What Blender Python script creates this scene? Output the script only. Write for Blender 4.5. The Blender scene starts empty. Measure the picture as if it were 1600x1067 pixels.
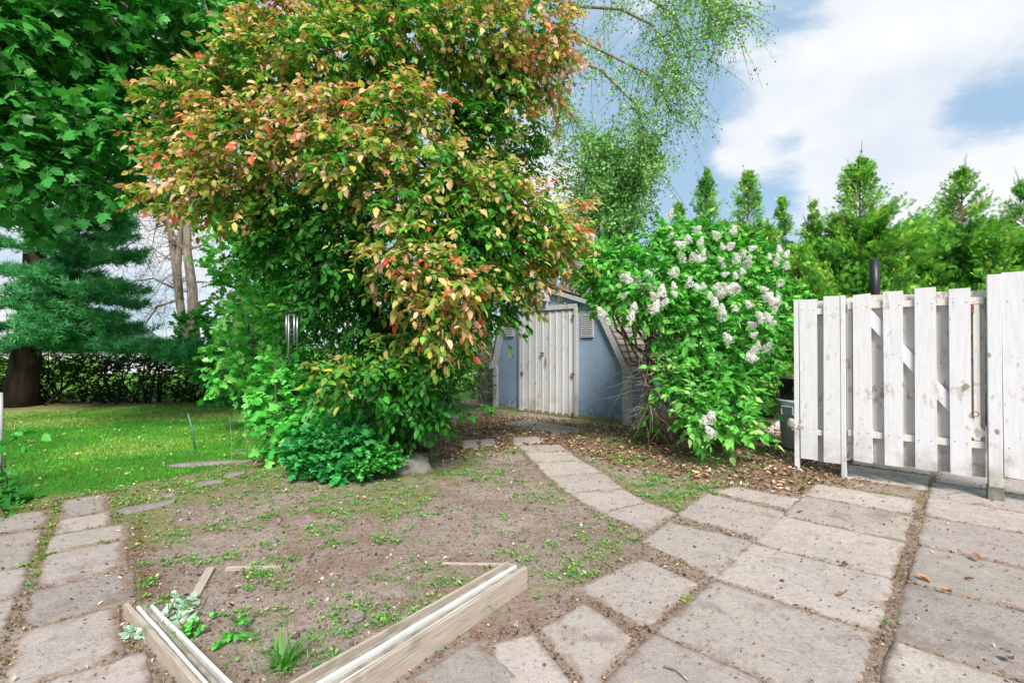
import bpy, math, random
import numpy as np
from mathutils import Vector, Matrix
sc = bpy.context.scene
COL = sc.collection
random.seed(7)
R = np.random.default_rng(11)
rad = math.radians

# ---------------------------------------------------------------- camera
CAM_H, F, CX, CY, PITCH = 1.3, 757.0, 800.0, 533.5, rad(0.57)
cam = bpy.data.cameras.new("camera")
cam.sensor_width = 36.0
cam.lens = F / 1600 * 36
cam.clip_start, cam.clip_end = 0.05, 2000
co = bpy.data.objects.new("camera", cam)
COL.objects.link(co)
co.location = (0, 0, CAM_H)
co.rotation_euler = (rad(90) + PITCH, 0, 0)
sc.camera = co
sc.cycles.max_bounces = 7
sc.cycles.diffuse_bounces = 4
sc.cycles.transmission_bounces = 4
sc.cycles.transparent_max_bounces = 4
sc.cycles.use_denoising = True
sc.view_settings.view_transform = 'Standard'
sc.view_settings.look = 'None'
sc.view_settings.gamma = 1
sc.view_settings.exposure = 1.0
SUN_EL, SUN_AZ = rad(46), rad(170)     # azimuth measured clockwise from +Y (the sun is behind the viewer, a little to the right)

def ray(u, v):
    """direction of a surveyed sight line, measured on the 1600 px photograph"""
    x, z = (u - CX) / F, -(v - CY) / F
    c, s = math.cos(PITCH), math.sin(PITCH)
    return np.array([x, c - z * s, s + z * c])
def G(u, v, z=0.0):
    d = ray(u, v); k = (z - CAM_H) / d[2]
    return np.array([d[0] * k, d[1] * k, z])
def P(u, v, Y):
    d = ray(u, v); k = Y / d[1]
    return np.array([d[0] * k, Y, CAM_H + d[2] * k])

# ---------------------------------------------------------------- world
w = bpy.data.worlds.new("World"); sc.world = w; w.use_nodes = True
nt = w.node_tree; nt.nodes.clear()
def N(t, **k):
    n = nt.nodes.new(t)
    for a, b in k.items(): setattr(n, a, b)
    return n
L = lambda a, b: nt.links.new(a, b)
sky = N('ShaderNodeTexSky', sky_type='NISHITA', sun_disc=False)
sky.sun_elevation, sky.sun_rotation = SUN_EL, SUN_AZ
sky.air_density, sky.dust_density = 1.0, 1.2
tc = N('ShaderNodeTexCoord')
mp = N('ShaderNodeMapping'); mp.inputs['Scale'].default_value = (1, 1, 1.7)
L(tc.outputs['Generated'], mp.inputs['Vector'])
nz = N('ShaderNodeTexNoise'); nz.inputs['Scale'].default_value = 3.1; nz.inputs['Detail'].default_value = 9
nz.inputs['Roughness'].default_value = 0.62; nz.inputs['Distortion'].default_value = 0.25
L(mp.outputs[0], nz.inputs['Vector'])
acc = nz.outputs['Fac']
def bump(u, v, r, amt, acc):
    d = ray(u, v); d = d / np.linalg.norm(d)
    vm = N('ShaderNodeVectorMath', operation='DISTANCE'); vm.inputs[1].default_value = tuple(d)
    L(tc.outputs['Generated'], vm.inputs[0])
    mr = N('ShaderNodeMapRange', interpolation_type='SMOOTHSTEP')
    mr.inputs['From Min'].default_value = 0; mr.inputs['From Max'].default_value = r
    mr.inputs['To Min'].default_value = amt; mr.inputs['To Max'].default_value = 0
    L(vm.outputs['Value'], mr.inputs['Value'])
    ad = N('ShaderNodeMath', operation='ADD'); L(acc, ad.inputs[0]); L(mr.outputs[0], ad.inputs[1])
    return ad.outputs[0]
for b in [(1330, 150, .3, .2), (1490, 60, .34, .18), (1400, 290, .25, .14), (1145, 245, .12, .52), (1180, 90, .13, .14),
          (200, 400, .5, .12), (860, 200, .3, .12), (1570, 260, .12, .14),
          (1065, 190, .24, -.34), (1120, 310, .2, -.2), (1250, 12, .12, -.38), (1515, 185, .14, -.4), (1230, 250, .12, -.2), (230, 470, .12, -.12)]:
    acc = bump(*b, acc)
cr = N('ShaderNodeMapRange', interpolation_type='SMOOTHSTEP')
cr.inputs['From Min'].default_value = 0.44; cr.inputs['From Max'].default_value = 0.64
L(acc, cr.inputs['Value'])
nz2 = N('ShaderNodeTexNoise'); nz2.inputs['Scale'].default_value = 5; nz2.inputs['Detail'].default_value = 5
L(mp.outputs[0], nz2.inputs['Vector'])
cc = N('ShaderNodeMixRGB'); cc.inputs[1].default_value = (5.6, 6.1, 6.8, 1); cc.inputs[2].default_value = (7.1, 7.2, 7.35, 1)
cr2 = N('ShaderNodeMapRange'); cr2.inputs['From Min'].default_value = .35; cr2.inputs['From Max'].default_value = .65
L(nz2.outputs['Fac'], cr2.inputs['Value']); L(cr2.outputs[0], cc.inputs[0])
lift = N('ShaderNodeMixRGB', blend_type='MIX'); lift.inputs[0].default_value = .65; lift.inputs[2].default_value = (3.6, 5.2, 6.9, 1)
L(sky.outputs[0], lift.inputs[1])
mx = N('ShaderNodeMixRGB'); L(cr.outputs[0], mx.inputs[0]); L(lift.outputs[0], mx.inputs[1]); L(cc.outputs[0], mx.inputs[2])
bg = N('ShaderNodeBackground'); bg.inputs['Strength'].default_value = 0.07
L(mx.outputs[0], bg.inputs['Color'])
wo = N('ShaderNodeOutputWorld'); L(bg.outputs[0], wo.inputs['Surface'])

sun = bpy.data.lights.new("sun", 'SUN'); sun.energy = 3.0; sun.angle = rad(18); sun.color = (1, .95, .87)
so = bpy.data.objects.new("sun", sun); COL.objects.link(so)
sd = Vector((math.sin(SUN_AZ) * math.cos(SUN_EL), math.cos(SUN_AZ) * math.cos(SUN_EL), math.sin(SUN_EL)))
so.rotation_euler = sd.to_track_quat('Z', 'Y').to_euler()

# ---------------------------------------------------------------- helpers
def link(o, parent=None):
    COL.objects.link(o)
    if parent is not None: o.parent = parent
    return o
def tag(o, label=None, cat=None, group=None, kind=None):
    if label: o['label'] = label
    if cat: o['category'] = cat
    if group: o['group'] = group
    if kind: o['kind'] = kind
    return o
def thing(name, label, cat, loc=(0, 0, 0), rz=0, group=None):
    o = bpy.data.objects.new(name, None); o.empty_display_size = .1
    o.location = tuple(float(a) for a in loc); o.rotation_euler = (0, 0, rz)
    link(o); return tag(o, label, cat, group)
class MB:
    def __init__(s): s.v, s.f = [], []
    def add(s, vs, fs):
        b = len(s.v); s.v += [tuple(map(float, q)) for q in vs]; s.f += [tuple(i + b for i in q) for q in fs]; return s
    def box(s, x0, x1, y0, y1, z0, z1, jit=0):
        j = lambda: random.uniform(-jit, jit)
        vs = [(x + j(), y, z + j()) for z in (z0, z1) for y in (y0, y1) for x in (x0, x1)]
        return s.add(vs, [(0, 2, 3, 1), (4, 5, 7, 6), (0, 1, 5, 4), (2, 6, 7, 3), (0, 4, 6, 2), (1, 3, 7, 5)])
    def prism(s, poly, a, b, f):
        """poly 2-D outline; f(p,q,t) -> xyz with t at a and at b"""
        n = len(poly)
        vs = [f(p, q, a) for p, q in poly] + [f(p, q, b) for p, q in poly]
        fs = [tuple(range(n))[::-1], tuple(range(n, 2 * n))] + [(i, (i + 1) % n, n + (i + 1) % n, n + i) for i in range(n)]
        return s.add(vs, fs)
    def tube(s, pts, rs, n=7, cap=True):
        pts = [Vector(map(float, p)) for p in pts]
        if not hasattr(rs, '__len__'): rs = [rs] * len(pts)
        vs = []; ref = Vector((.31, .17, .93))
        for i, p in enumerate(pts):
            d = (pts[min(i + 1, len(pts) - 1)] - pts[max(i - 1, 0)]).normalized()
            if abs(d.dot(ref)) > .95: ref = Vector((.9, .3, .1))
            a = d.cross(ref).normalized(); b = d.cross(a)
            for k in range(n):
                t = 2 * math.pi * k / n
                vs.append(p + (a * math.cos(t) + b * math.sin(t)) * rs[i])
        fs = [(i * n + k, i * n + (k + 1) % n, (i + 1) * n + (k + 1) % n, (i + 1) * n + k) for i in range(len(pts) - 1) for k in range(n)]
        if cap: fs += [tuple(range(n))[::-1], tuple(range((len(pts) - 1) * n, len(pts) * n))]
        return s.add(vs, fs)
    def lathe(s, prof, n=28, c=(0, 0)):
        vs = [(c[0] + r * math.cos(2 * math.pi * k / n), c[1] + r * math.sin(2 * math.pi * k / n), z) for r, z in prof for k in range(n)]
        fs = [(i * n + k, i * n + (k + 1) % n, (i + 1) * n + (k + 1) % n, (i + 1) * n + k) for i in range(len(prof) - 1) for k in range(n)]
        return s.add(vs, fs)
    def build(s, name, mat, parent=None, smooth=False, bevel=0):
        me = bpy.data.meshes.new(name); me.from_pydata(s.v, [], s.f); me.materials.append(mat)
        if smooth: me.polygons.foreach_set('use_smooth', [True] * len(me.polygons))
        me.update(); o = bpy.data.objects.new(name, me); link(o, parent)
        if bevel:
            m = o.modifiers.new('bevel', 'BEVEL'); m.width = bevel; m.segments = 2; m.limit_method = 'ANGLE'
        return o
def np_mesh(name, V, T, mat, parent=None, col=None, smooth=False):
    me = bpy.data.meshes.new(name)
    V = np.ascontiguousarray(V, np.float32); T = np.ascontiguousarray(T, np.int32)
    me.vertices.add(len(V)); me.vertices.foreach_set('co', V.ravel())
    me.loops.add(T.size); me.loops.foreach_set('vertex_index', T.ravel())
    me.polygons.add(len(T)); me.polygons.foreach_set('loop_start', np.arange(0, T.size, T.shape[1], dtype=np.int32))
    if smooth: me.polygons.foreach_set('use_smooth', np.ones(len(T), bool))
    me.materials.append(mat); me.update(calc_edges=True)
    if col is not None:
        a = me.attributes.new('col', 'FLOAT_COLOR', 'POINT')
        c = np.ones((len(V), 4), np.float32); c[:, :3] = col; a.data.foreach_set('color', c.ravel())
    return link(bpy.data.objects.new(name, me), parent)
def nrm(a): return a / np.maximum(np.linalg.norm(a, axis=-1, keepdims=True), 1e-9)
# leaf shapes: x along the leaf, y across, z up
def fan(c, out): return [c] + out, [(0, i + 1, (i + 1) % len(out) + 1) for i in range(len(out))]
TPL = {}
TPL['oval'] = ([(0, 0, 0), (.3, -.42, .07), (.35, 0, -.03), (.3, .42, .07), (.7, -.34, .02), (.72, 0, -.05), (.7, .34, .02), (1, 0, -.16)],
               [(0, 1, 2), (0, 2, 3), (1, 4, 5), (1, 5, 2), (2, 5, 6), (2, 6, 3), (4, 7, 5), (5, 7, 6)])
TPL['heart'] = ([(0, 0, 0), (.02, -.4, .05), (.3, 0, -.03), (.02, .4, .05), (.4, -.5, .03), (.4, .5, .03), (.72, 0, -.05), (1, 0, -.15)],
                [(0, 1, 2), (0, 2, 3), (1, 4, 2), (2, 5, 3), (4, 6, 2), (2, 6, 5), (4, 7, 6), (6, 7, 5)])
TPL['maple'] = fan((.36, 0, .03), [(0, 0, 0), (.12, -.2, 0), (.0, -.45, -.06), (.27, -.36, 0), (.52, -.62, -.1), (.56, -.28, 0), (.74, -.3, -.04), (1, 0, -.14),
                              (.74, .3, -.04), (.56, .28, 0), (.52, .62, -.1), (.27, .36, 0), (.0, .45, -.06), (.12, .2, 0)])
TPL['diamond'] = ([(0, 0, 0), (.5, -.5, .08), (1, 0, -.06), (.5, .5, .08)], [(0, 1, 2), (0, 2, 3)])
TPL['blade'] = ([(0, -.5, 0), (0, .5, 0), (.55, -.38, .03), (.55, .38, .03), (1, 0, -.12)], [(0, 2, 3), (0, 3, 1), (2, 4, 3)])
def _cedar():
    v, f = [], []
    for x, a, l in [(0, 0, 1), (.1, .8, .55), (.1, -.8, .55), (.35, .65, .5), (.35, -.65, .5), (.6, .5, .35), (.6, -.5, .35)]:
        d = np.array([math.cos(a), math.sin(a)]); n = np.array([-d[1], d[0]]) * .06; o = np.array([x, 0])
        b = len(v)
        for q in (o, o + d * l * .5 - n, o + d * l, o + d * l * .5 + n): v.append((q[0], q[1], -.1 * q[0] ** 2))
        f += [(b, b + 1, b + 2), (b, b + 2, b + 3)]
    return v, f
TPL['cedar'] = _cedar()
def _tuft(k=11):
    rr = np.random.default_rng(3); v, f = [], []
    for i in range(k):
        d = nrm(np.array([rr.uniform(.25, 1), rr.normal() * .55, rr.normal() * .45 + .1])); n = nrm(np.cross(d, rr.normal(size=3))) * .045
        o = np.array([rr.uniform(-.3, .4), 0, 0]); b = len(v)
        v += [tuple(o - n), tuple(o + n), tuple(o + d * rr.uniform(.7, 1))]; f.append((b, b + 1, b + 2))
    return v, f
TPL['tuft'] = _tuft()
TPL['curl'] = ([(0, 0, 0), (.3, -.45, .25), (.35, 0, 0), (.3, .4, .3), (.75, -.3, .3), (.7, .05, .08), (.7, .34, .2), (1, .05, .3)], TPL['oval'][1])
class Leaves:
    def __init__(s, tpl): s.t = np.array(TPL[tpl][0], float); s.f = np.array(TPL[tpl][1]); s.a = []; s.c = []
    def add(s, pos, d, up, ln, wd, col):
        n = len(pos); x = nrm(d); y = nrm(np.cross(up, x)); z = np.cross(x, y)
        ln = np.broadcast_to(ln, (n,))[:, None, None]; wd = np.broadcast_to(wd, (n,))[:, None, None]
        t = s.t[None]
        s.a.append(pos[:, None, :] + ln * (t[..., :1] * x[:, None] + t[..., 1:2] * wd * y[:, None] + t[..., 2:] * z[:, None]))
        s.c.append(np.repeat(np.broadcast_to(col, (n, 3))[:, None, :], s.t.shape[0], 1))
    def build(s, name, mat, parent=None):
        V = np.concatenate(s.a); C = np.concatenate(s.c); n, k = V.shape[:2]
        T = (s.f[None] + (np.arange(n) * k)[:, None, None]).reshape(-1, 3)
        return np_mesh(name, V.reshape(-1, 3), T, mat, parent, C.reshape(-1, 3))
def rods(name, Q, r0, r1, mat, parent=None):
    """many thin three-sided stems; Q is [n,k,3]"""
    n, k = Q.shape[:2]; d = nrm(np.gradient(Q, axis=1)); ref = np.array([.37, .21, .9]); a = nrm(np.cross(d, ref)); b = np.cross(d, a)
    rr = (np.linspace(1, 0, k)[None, :] * np.reshape(r0, (-1, 1)) + np.linspace(0, 1, k)[None, :] * np.reshape(r1, (-1, 1)))[..., None]
    V = np.stack([Q + rr * (a * math.cos(t) + b * math.sin(t)) for t in (0, 2.094, 4.189)], 2)
    idx = np.arange(n * k * 3).reshape(n, k, 3); F_ = []
    for i in range(3):
        j = (i + 1) % 3
        F_.append(np.stack([idx[:, :-1, i], idx[:, :-1, j], idx[:, 1:, j], idx[:, 1:, i]], -1).reshape(-1, 4))
    return np_mesh(name, V.reshape(-1, 3), np.concatenate(F_), mat, parent, smooth=True)
def rods_data(Qs): return np.concatenate(Qs)
def ball(n): 
    p = nrm(R.normal(size=(n, 3))); return p * R.random((n, 1)) ** (1 / 3)
def lerpcol(stops, t):
    """stops [(t,(r,g,b))...]"""
    ts = [s[0] for s in stops]; cs = np.array([s[1] for s in stops]); t = np.clip(t, 0, 1)
    return np.stack([np.interp(t, ts, cs[:, i]) for i in range(3)], -1)
def jitcol(c, a=.25): return c * np.exp(R.normal(size=(len(c), 1)) * a) * np.exp(R.normal(size=(len(c), 3)) * .06)
_tab = np.random.default_rng(5).random((64, 64))
def vnoise(x, y):
    xi, yi = np.floor(x).astype(int), np.floor(y).astype(int); fx, fy = x - xi, y - yi
    fx, fy = fx * fx * (3 - 2 * fx), fy * fy * (3 - 2 * fy); g = lambda a, b: _tab[a % 64, b % 64]
    return (g(xi, yi) * (1 - fx) + g(xi + 1, yi) * fx) * (1 - fy) + (g(xi, yi + 1) * (1 - fx) + g(xi + 1, yi + 1) * fx) * fy
def fbm(x, y, o=4): return sum(vnoise(x * 2 ** i + 7 * i, y * 2 ** i + 3 * i) * .5 ** i for i in range(o)) / (2 - .5 ** (o - 1))
def polydist(px, py, poly):
    """signed distance, positive inside"""
    poly = np.asarray(poly)[:, :2]; ins = np.zeros(px.shape, bool); dm = np.full(px.shape, 1e9)
    for i in range(len(poly)):
        (ax, ay), (bx, by) = poly[i], poly[(i + 1) % len(poly)]
        c = ((ay > py) != (by > py)) & (px < (bx - ax) * (py - ay) / (by - ay + 1e-12) + ax); ins ^= c
        t = np.clip(((px - ax) * (bx - ax) + (py - ay) * (by - ay)) / ((bx - ax) ** 2 + (by - ay) ** 2), 0, 1)
        dm = np.minimum(dm, np.hypot(px - ax - t * (bx - ax), py - ay - t * (by - ay)))
    return np.where(ins, dm, -dm)

# ---------------------------------------------------------------- materials
class NT:
    def __init__(s, name):
        s.m = bpy.data.materials.new(name); s.m.use_nodes = True; s.t = s.m.node_tree; s.t.nodes.clear()
        s.out = s.n('ShaderNodeOutputMaterial'); s.tc = s.n('ShaderNodeTexCoord')
    def n(s, ty, **k):
        q = s.t.nodes.new(ty)
        for a, b in k.items(): setattr(q, a, b)
        return q
    def l(s, a, b): s.t.links.new(a, b)
    def noise(s, scale, detail=5, rough=.55, stretch=None, dist=0):
        q = s.n('ShaderNodeTexNoise'); q.inputs['Scale'].default_value = scale; q.inputs['Detail'].default_value = detail
        q.inputs['Roughness'].default_value = rough; q.inputs['Distortion'].default_value = dist
        if stretch:
            m = s.n('ShaderNodeMapping'); m.inputs['Scale'].default_value = stretch; s.l(s.tc.outputs['Object'], m.inputs[0]); s.l(m.outputs[0], q.inputs['Vector'])
        else: s.l(s.tc.outputs['Object'], q.inputs['Vector'])
        return q.outputs['Fac']
    def rng(s, v, a, b, c=0, d=1, smooth=False):
        q = s.n('ShaderNodeMapRange', interpolation_type='SMOOTHSTEP' if smooth else 'LINEAR')
        for i, x in zip(('From Min', 'From Max', 'To Min', 'To Max'), (a, b, c, d)): q.inputs[i].default_value = x
        s.l(v, q.inputs['Value']); return q.outputs[0]
    def mix(s, f, a, b, bt='MIX'):
        q = s.n('ShaderNodeMixRGB', blend_type=bt)
        for i, x in enumerate((f, a, b)):
            if isinstance(x, (int, float)): q.inputs[i].default_value = x
            elif isinstance(x, tuple): q.inputs[i].default_value = (*x, 1)
            else: s.l(x, q.inputs[i])
        return q.outputs[0]
    def math(s, op, a, b):
        q = s.n('ShaderNodeMath', operation=op)
        for i, x in enumerate((a, b)):
            if isinstance(x, (int, float)): q.inputs[i].default_value = x
            else: s.l(x, q.inputs[i])
        return q.outputs[0]
    def attr(s, name):
        q = s.n('ShaderNodeAttribute'); q.attribute_name = name; return q
    def bump(s, h, st=.3, dist=.01):
        q = s.n('ShaderNodeBump'); q.inputs['Strength'].default_value = st; q.inputs['Distance'].default_value = dist
        s.l(h, q.inputs['Height']); return q.outputs[0]
    def pbr(s, col, rough=.8, nor=None, metal=0, spec=.3):
        q = s.n('ShaderNodeBsdfPrincipled')
        if isinstance(col, tuple): q.inputs['Base Color'].default_value = (*col, 1)
        else: s.l(col, q.inputs['Base Color'])
        if isinstance(rough, (int, float)): q.inputs['Roughness'].default_value = rough
        else: s.l(rough, q.inputs['Roughness'])
        q.inputs['Metallic'].default_value = metal; q.inputs['Specular IOR Level'].default_value = spec
        if nor is not None: s.l(nor, q.inputs['Normal'])
        s.l(q.outputs[0], s.out.inputs[0]); return q
def leaf_mat(name, trans=.35, rough=.45, spec=.35, tint=(1.25, 1.35, .7)):
    m = NT(name); a = m.attr('col'); q = m.pbr(a.outputs['Color'], rough, spec=spec)
    t = m.n('ShaderNodeBsdfTranslucent'); tcol = m.mix(1.0, a.outputs['Color'], tint, 'MULTIPLY'); m.l(tcol, t.inputs[0])
    x = m.n('ShaderNodeMixShader'); x.inputs[0].default_value = trans; m.l(q.outputs[0], x.inputs[1]); m.l(t.outputs[0], x.inputs[2]); m.l(x.outputs[0], m.out.inputs[0])
    return m.m
LEAF = leaf_mat('leaf'); LEAF_MATTE = leaf_mat('leaf_matte', .25, .7, .15); NEEDLE = leaf_mat('needle', .2, .6, .2)
GRASS = leaf_mat('grass_blade', .4, .5, .2); LITTER = leaf_mat('dry_leaf', .1, .9, .1); PETAL = leaf_mat('petal', .5, .7, .1, (1.06, 1.05, 1.03))
def bark(name, c1, c2, sc_=14):
    m = NT(name); n1 = m.noise(sc_, 6, .65, (1, 1, .25)); c = m.mix(m.rng(n1, .35, .65), c1, c2); m.pbr(c, .9, m.bump(n1, .8, .03), spec=.1); return m.m
BARK_DARK = bark('bark_dark', (.02, .014, .01), (.075, .055, .04)); BARK_GREY = bark('bark_grey', (.16, .12, .1), (.36, .3, .26))
BARK_PINE = bark('bark_pine', (.02, .016, .012), (.07, .05, .038), 7); TWIG = bark('twig_bark', (.26, .19, .14), (.52, .43, .36), 30)
BARK_BROWN = bark('bark_brown', (.09, .06, .04), (.24, .17, .12))
def white_wood(name, base, worn, amt=.6, sx=(9, 9, .8)):
    m = NT(name); g = m.noise(5, 7, .6, sx); s_ = m.noise(3, 4, .6); sp = m.noise(22, 4, .7, (1, 1, .45))
    c = m.mix(m.rng(g, .4, .75, 0, .75), base, tuple(x * .8 for x in base))
    c = m.mix(m.rng(m.math('MULTIPLY', sp, s_), amt * .52, amt * .62, 0, .75, True), c, worn)
    kn = m.noise(6.5, 2, .4, (1.6, 1.6, .9)); c = m.mix(m.rng(kn, .735, .77, 0, .8, True), c, (.22, .16, .11))
    sx_ = m.n('ShaderNodeSeparateXYZ'); m.l(m.tc.outputs['Object'], sx_.inputs[0])
    lowm = m.math('MULTIPLY', m.rng(sx_.outputs[2], .55, .1, 0, 1), m.rng(s_, .42, .6, 0, .8))
    c = m.mix(lowm, c, (.33, .3, .25))
    m.pbr(c, .6, m.bump(g, .35, .006), spec=.3); return m.m
WHITE_WOOD = white_wood('painted_white_wood', (.68, .67, .69), (.45, .4, .35))
WHITE_BACK = white_wood('weathered_white_wood', (.64, .61, .57), (.3, .25, .2), .55)
TRIM = white_wood('shed_white_trim', (.5, .5, .52), (.38, .3, .24), .6)
def simple(name, c, rough=.6, metal=0, var=.25, sc_=12, spec=.3, bumpst=.15):
    m = NT(name); n1 = m.noise(sc_, 5, .6); m.pbr(m.mix(m.rng(n1, .3, .7), tuple(x * (1 - var) for x in c), tuple(min(1, x * (1 + var)) for x in c)), rough, m.bump(n1, bumpst, .004), metal, spec); return m.m
def siding():
    m = NT('blue_siding'); g = m.noise(30, 5, .6, (1, 1, .12)); b = m.noise(2.2, 4, .6); c = m.mix(m.rng(b, .3, .7), (.205, .29, .405), (.265, .355, .475))
    c = m.mix(m.rng(g, .55, .75, 0, .5), c, (.11, .15, .2)); s_ = m.n('ShaderNodeSeparateXYZ'); m.l(m.tc.outputs['Object'], s_.inputs[0])
    d = m.math('MULTIPLY', m.rng(s_.outputs[2], .38, .05, 0, 1), m.rng(m.noise(14, 5, .6, (1, 1, .5)), .42, .62))
    c = m.mix(d, c, (.09, .1, .09))
    c = m.mix(m.rng(m.noise(9, 6, .75), .63, .7, 0, .5), c, (.3, .33, .35))
    h = m.math('ADD', g, m.noise(55, 3, .6)); m.pbr(c, .8, m.bump(h, .5, .006), spec=.2); return m.m
SIDING = siding()
def shingle():
    m = NT('shingle'); b = m.n('ShaderNodeTexBrick'); b.inputs['Scale'].default_value = 1; b.inputs['Color1'].default_value = (.34, .29, .27, 1)
    b.inputs['Color2'].default_value = (.44, .39, .37, 1); b.inputs['Mortar'].default_value = (.1, .08, .07, 1); b.inputs['Mortar Size'].default_value = .006
    b.inputs['Brick Width'].default_value = .2; b.inputs['Row Height'].default_value = .13
    u = m.attr('uvw'); m.l(u.outputs['Vector'], b.inputs['Vector'])
    c = m.mix(m.rng(m.noise(60, 4, .7), .35, .7, 0, .6), b.outputs['Color'], (.2, .16, .14)); c = m.mix(m.rng(m.noise(3, 4, .6), .5, .7, 0, .6), c, (.16, .17, .1))
    m.pbr(c, .95, m.bump(b.outputs['Fac'], -.6, .01), spec=.1); return m.m
SHINGLE = shingle()
RUST = simple('rusty_metal', (.25, .09, .04), .8, .2, .5, 40); BLACK = simple('black_plastic', (.012, .013, .017), .45, 0, .3, 8, .5)
DARK = simple('gap_shade', (.02, .018, .015), .9); GREY_BIN = simple('grey_blue_plastic', (.55, .62, .74), .5, 0, .08, 6, .4, .05)  # near-black colour stands for the shade inside the vents and the box hole
ALU = simple('brushed_aluminium', (.38, .38, .44), .38, .8, .08, 30); VINYL = simple('white_vinyl', (.62, .61, .58), .55, 0, .16, 9, .3)
VINYL_GAP = simple('gap_dark_vinyl', (.27, .24, .2), .8, 0, .4, 14, .2)  # weathered tone that also carries the shade of gaps between white strips
STAKE = simple('green_coated_metal', (.1, .22, .2), .5, .1, .2, 20); WIRE = simple('galvanised_wire', (.4, .42, .4), .5, .5)
def plank():
    m = NT('weathered_plank'); g = m.noise(7, 7, .65, (1, 14, 14), .4); c = m.mix(m.rng(g, .3, .72), (.31, .25, .2), (.5, .43, .36))
    c = m.mix(m.rng(m.noise(5, 5, .6), .58, .72, 0, .7), c, (.2, .19, .13)); m.pbr(c, .85, m.bump(g, .6, .006), spec=.15); return m.m
PLANK = plank()
def rock(name, c1, c2):
    m = NT(name); n1 = m.noise(9, 8, .7); n2 = m.noise(45, 4, .7); c = m.mix(m.rng(n1, .3, .7), c1, c2); c = m.mix(m.rng(n2, .6, .75, 0, .6), c, tuple(x * .5 for x in c1))
    m.pbr(c, .9, m.bump(m.math('ADD', n1, n2), .6, .02), spec=.15); return m.m
ROCK = rock('pale_stone', (.27, .24, .21), (.5, .46, .41)); FLAG = rock('flagstone', (.17, .145, .13), (.29, .255, .235))
def concrete():
    m = NT('concrete'); big = m.noise(1.3, 5, .6); mid = m.noise(7, 6, .65); fine = m.noise(42, 6, .8); vf = m.noise(105, 4, .75)
    tone = m.attr('col'); c = m.mix(m.rng(mid, .3, .7), (.30, .257, .236), (.405, .355, .33))
    c = m.mix(m.rng(big, .35, .65, 0, .6), c, (.46, .40, .365)); c = m.mix(1.0, c, tone.outputs['Color'], 'MULTIPLY')
    c = m.mix(m.rng(fine, .52, .64, 0, .6), c, (.16, .13, .115)); c = m.mix(m.rng(vf, .56, .68, 0, .7), c, (.56, .52, .48)); c = m.mix(m.rng(m.noise(110, 3, .6), .63, .7, 0, .7), c, (.1, .08, .07))
    e = m.attr('edge'); dirt = m.math('ADD', e.outputs['Fac'], m.rng(m.noise(9, 6, .7), .25, .75, -.55, .55))
    c = m.mix(m.rng(dirt, .4, .95, 0, .85, True), c, m.mix(m.rng(fine, .4, .65), (.16, .11, .08), (.34, .25, .195)))
    c = m.mix(m.rng(m.noise(2.6, 6, .7), .52, .68, 0, .6, True), c, (.17, .13, .11)); c = m.mix(m.rng(m.noise(4.1, 7, .7), .57, .66, 0, .4, True), c, (.46, .41, .37)); c = m.mix(m.rng(m.noise(33, 6, .8), .58, .66, 0, .55, True), c, (.1, .08, .065))
    m.pbr(c, .92, m.bump(m.math('ADD', fine, m.math('ADD', vf, m.noise(25, 4, .6))), .6, .008), spec=.12); return m.m
CONC = concrete()
def soil():
    m = NT('soil'); big = m.noise(1.1, 6, .65); mid = m.noise(6, 7, .7); fine = m.noise(38, 6, .75); vf = m.noise(150, 3, .7)
    c = m.mix(m.rng(mid, .3, .7), (.33, .25, .205), (.48, .385, .335)); c = m.mix(m.rng(big, .4, .62, 0, .7), c, (.56, .46, .4))
    c = m.mix(m.rng(m.noise(14, 7, .75), .5, .66, 0, .6), c, (.21, .145, .11)); c = m.mix(m.rng(m.noise(2.3, 6, .7), .5, .62, 0, .4), c, (.27, .185, .14)); c = m.mix(m.rng(fine, .5, .64, 0, .7), c, (.15, .1, .075)); c = m.mix(m.rng(vf, .6, .7, 0, .6), c, (.45, .36, .3))
    li = m.attr('litter'); lm = m.math('ADD', li.outputs['Fac'], m.rng(mid, .25, .75, -.4, .4))
    c = m.mix(m.rng(lm, .35, .75, 0, .85), c, m.mix(m.rng(fine, .38, .62), (.14, .08, .055), (.44, .28, .2)))
    mo = m.attr('moss'); mm = m.math('ADD', mo.outputs['Fac'], m.rng(m.noise(4.5, 7, .75), .3, .7, -.5, .55))
    c = m.mix(m.rng(mm, .3, .7, 0, .72), c, m.mix(m.rng(fine, .35, .65), (.12, .2, .035), (.36, .38, .13)))
    lw = m.attr('lawn'); lm2 = m.math('ADD', lw.outputs['Fac'], m.rng(mid, .25, .75, -.25, .25))
    c = m.mix(m.rng(lm2, .35, .65, 0, 1, True), c, m.mix(m.rng(fine, .35, .65), (.05, .17, .02), (.17, .32, .05)))
    m.pbr(c, .97, m.bump(m.math('ADD', m.math('ADD', fine, mid), vf), .9, .02), spec=.08); return m.m
SOIL = soil()

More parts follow.
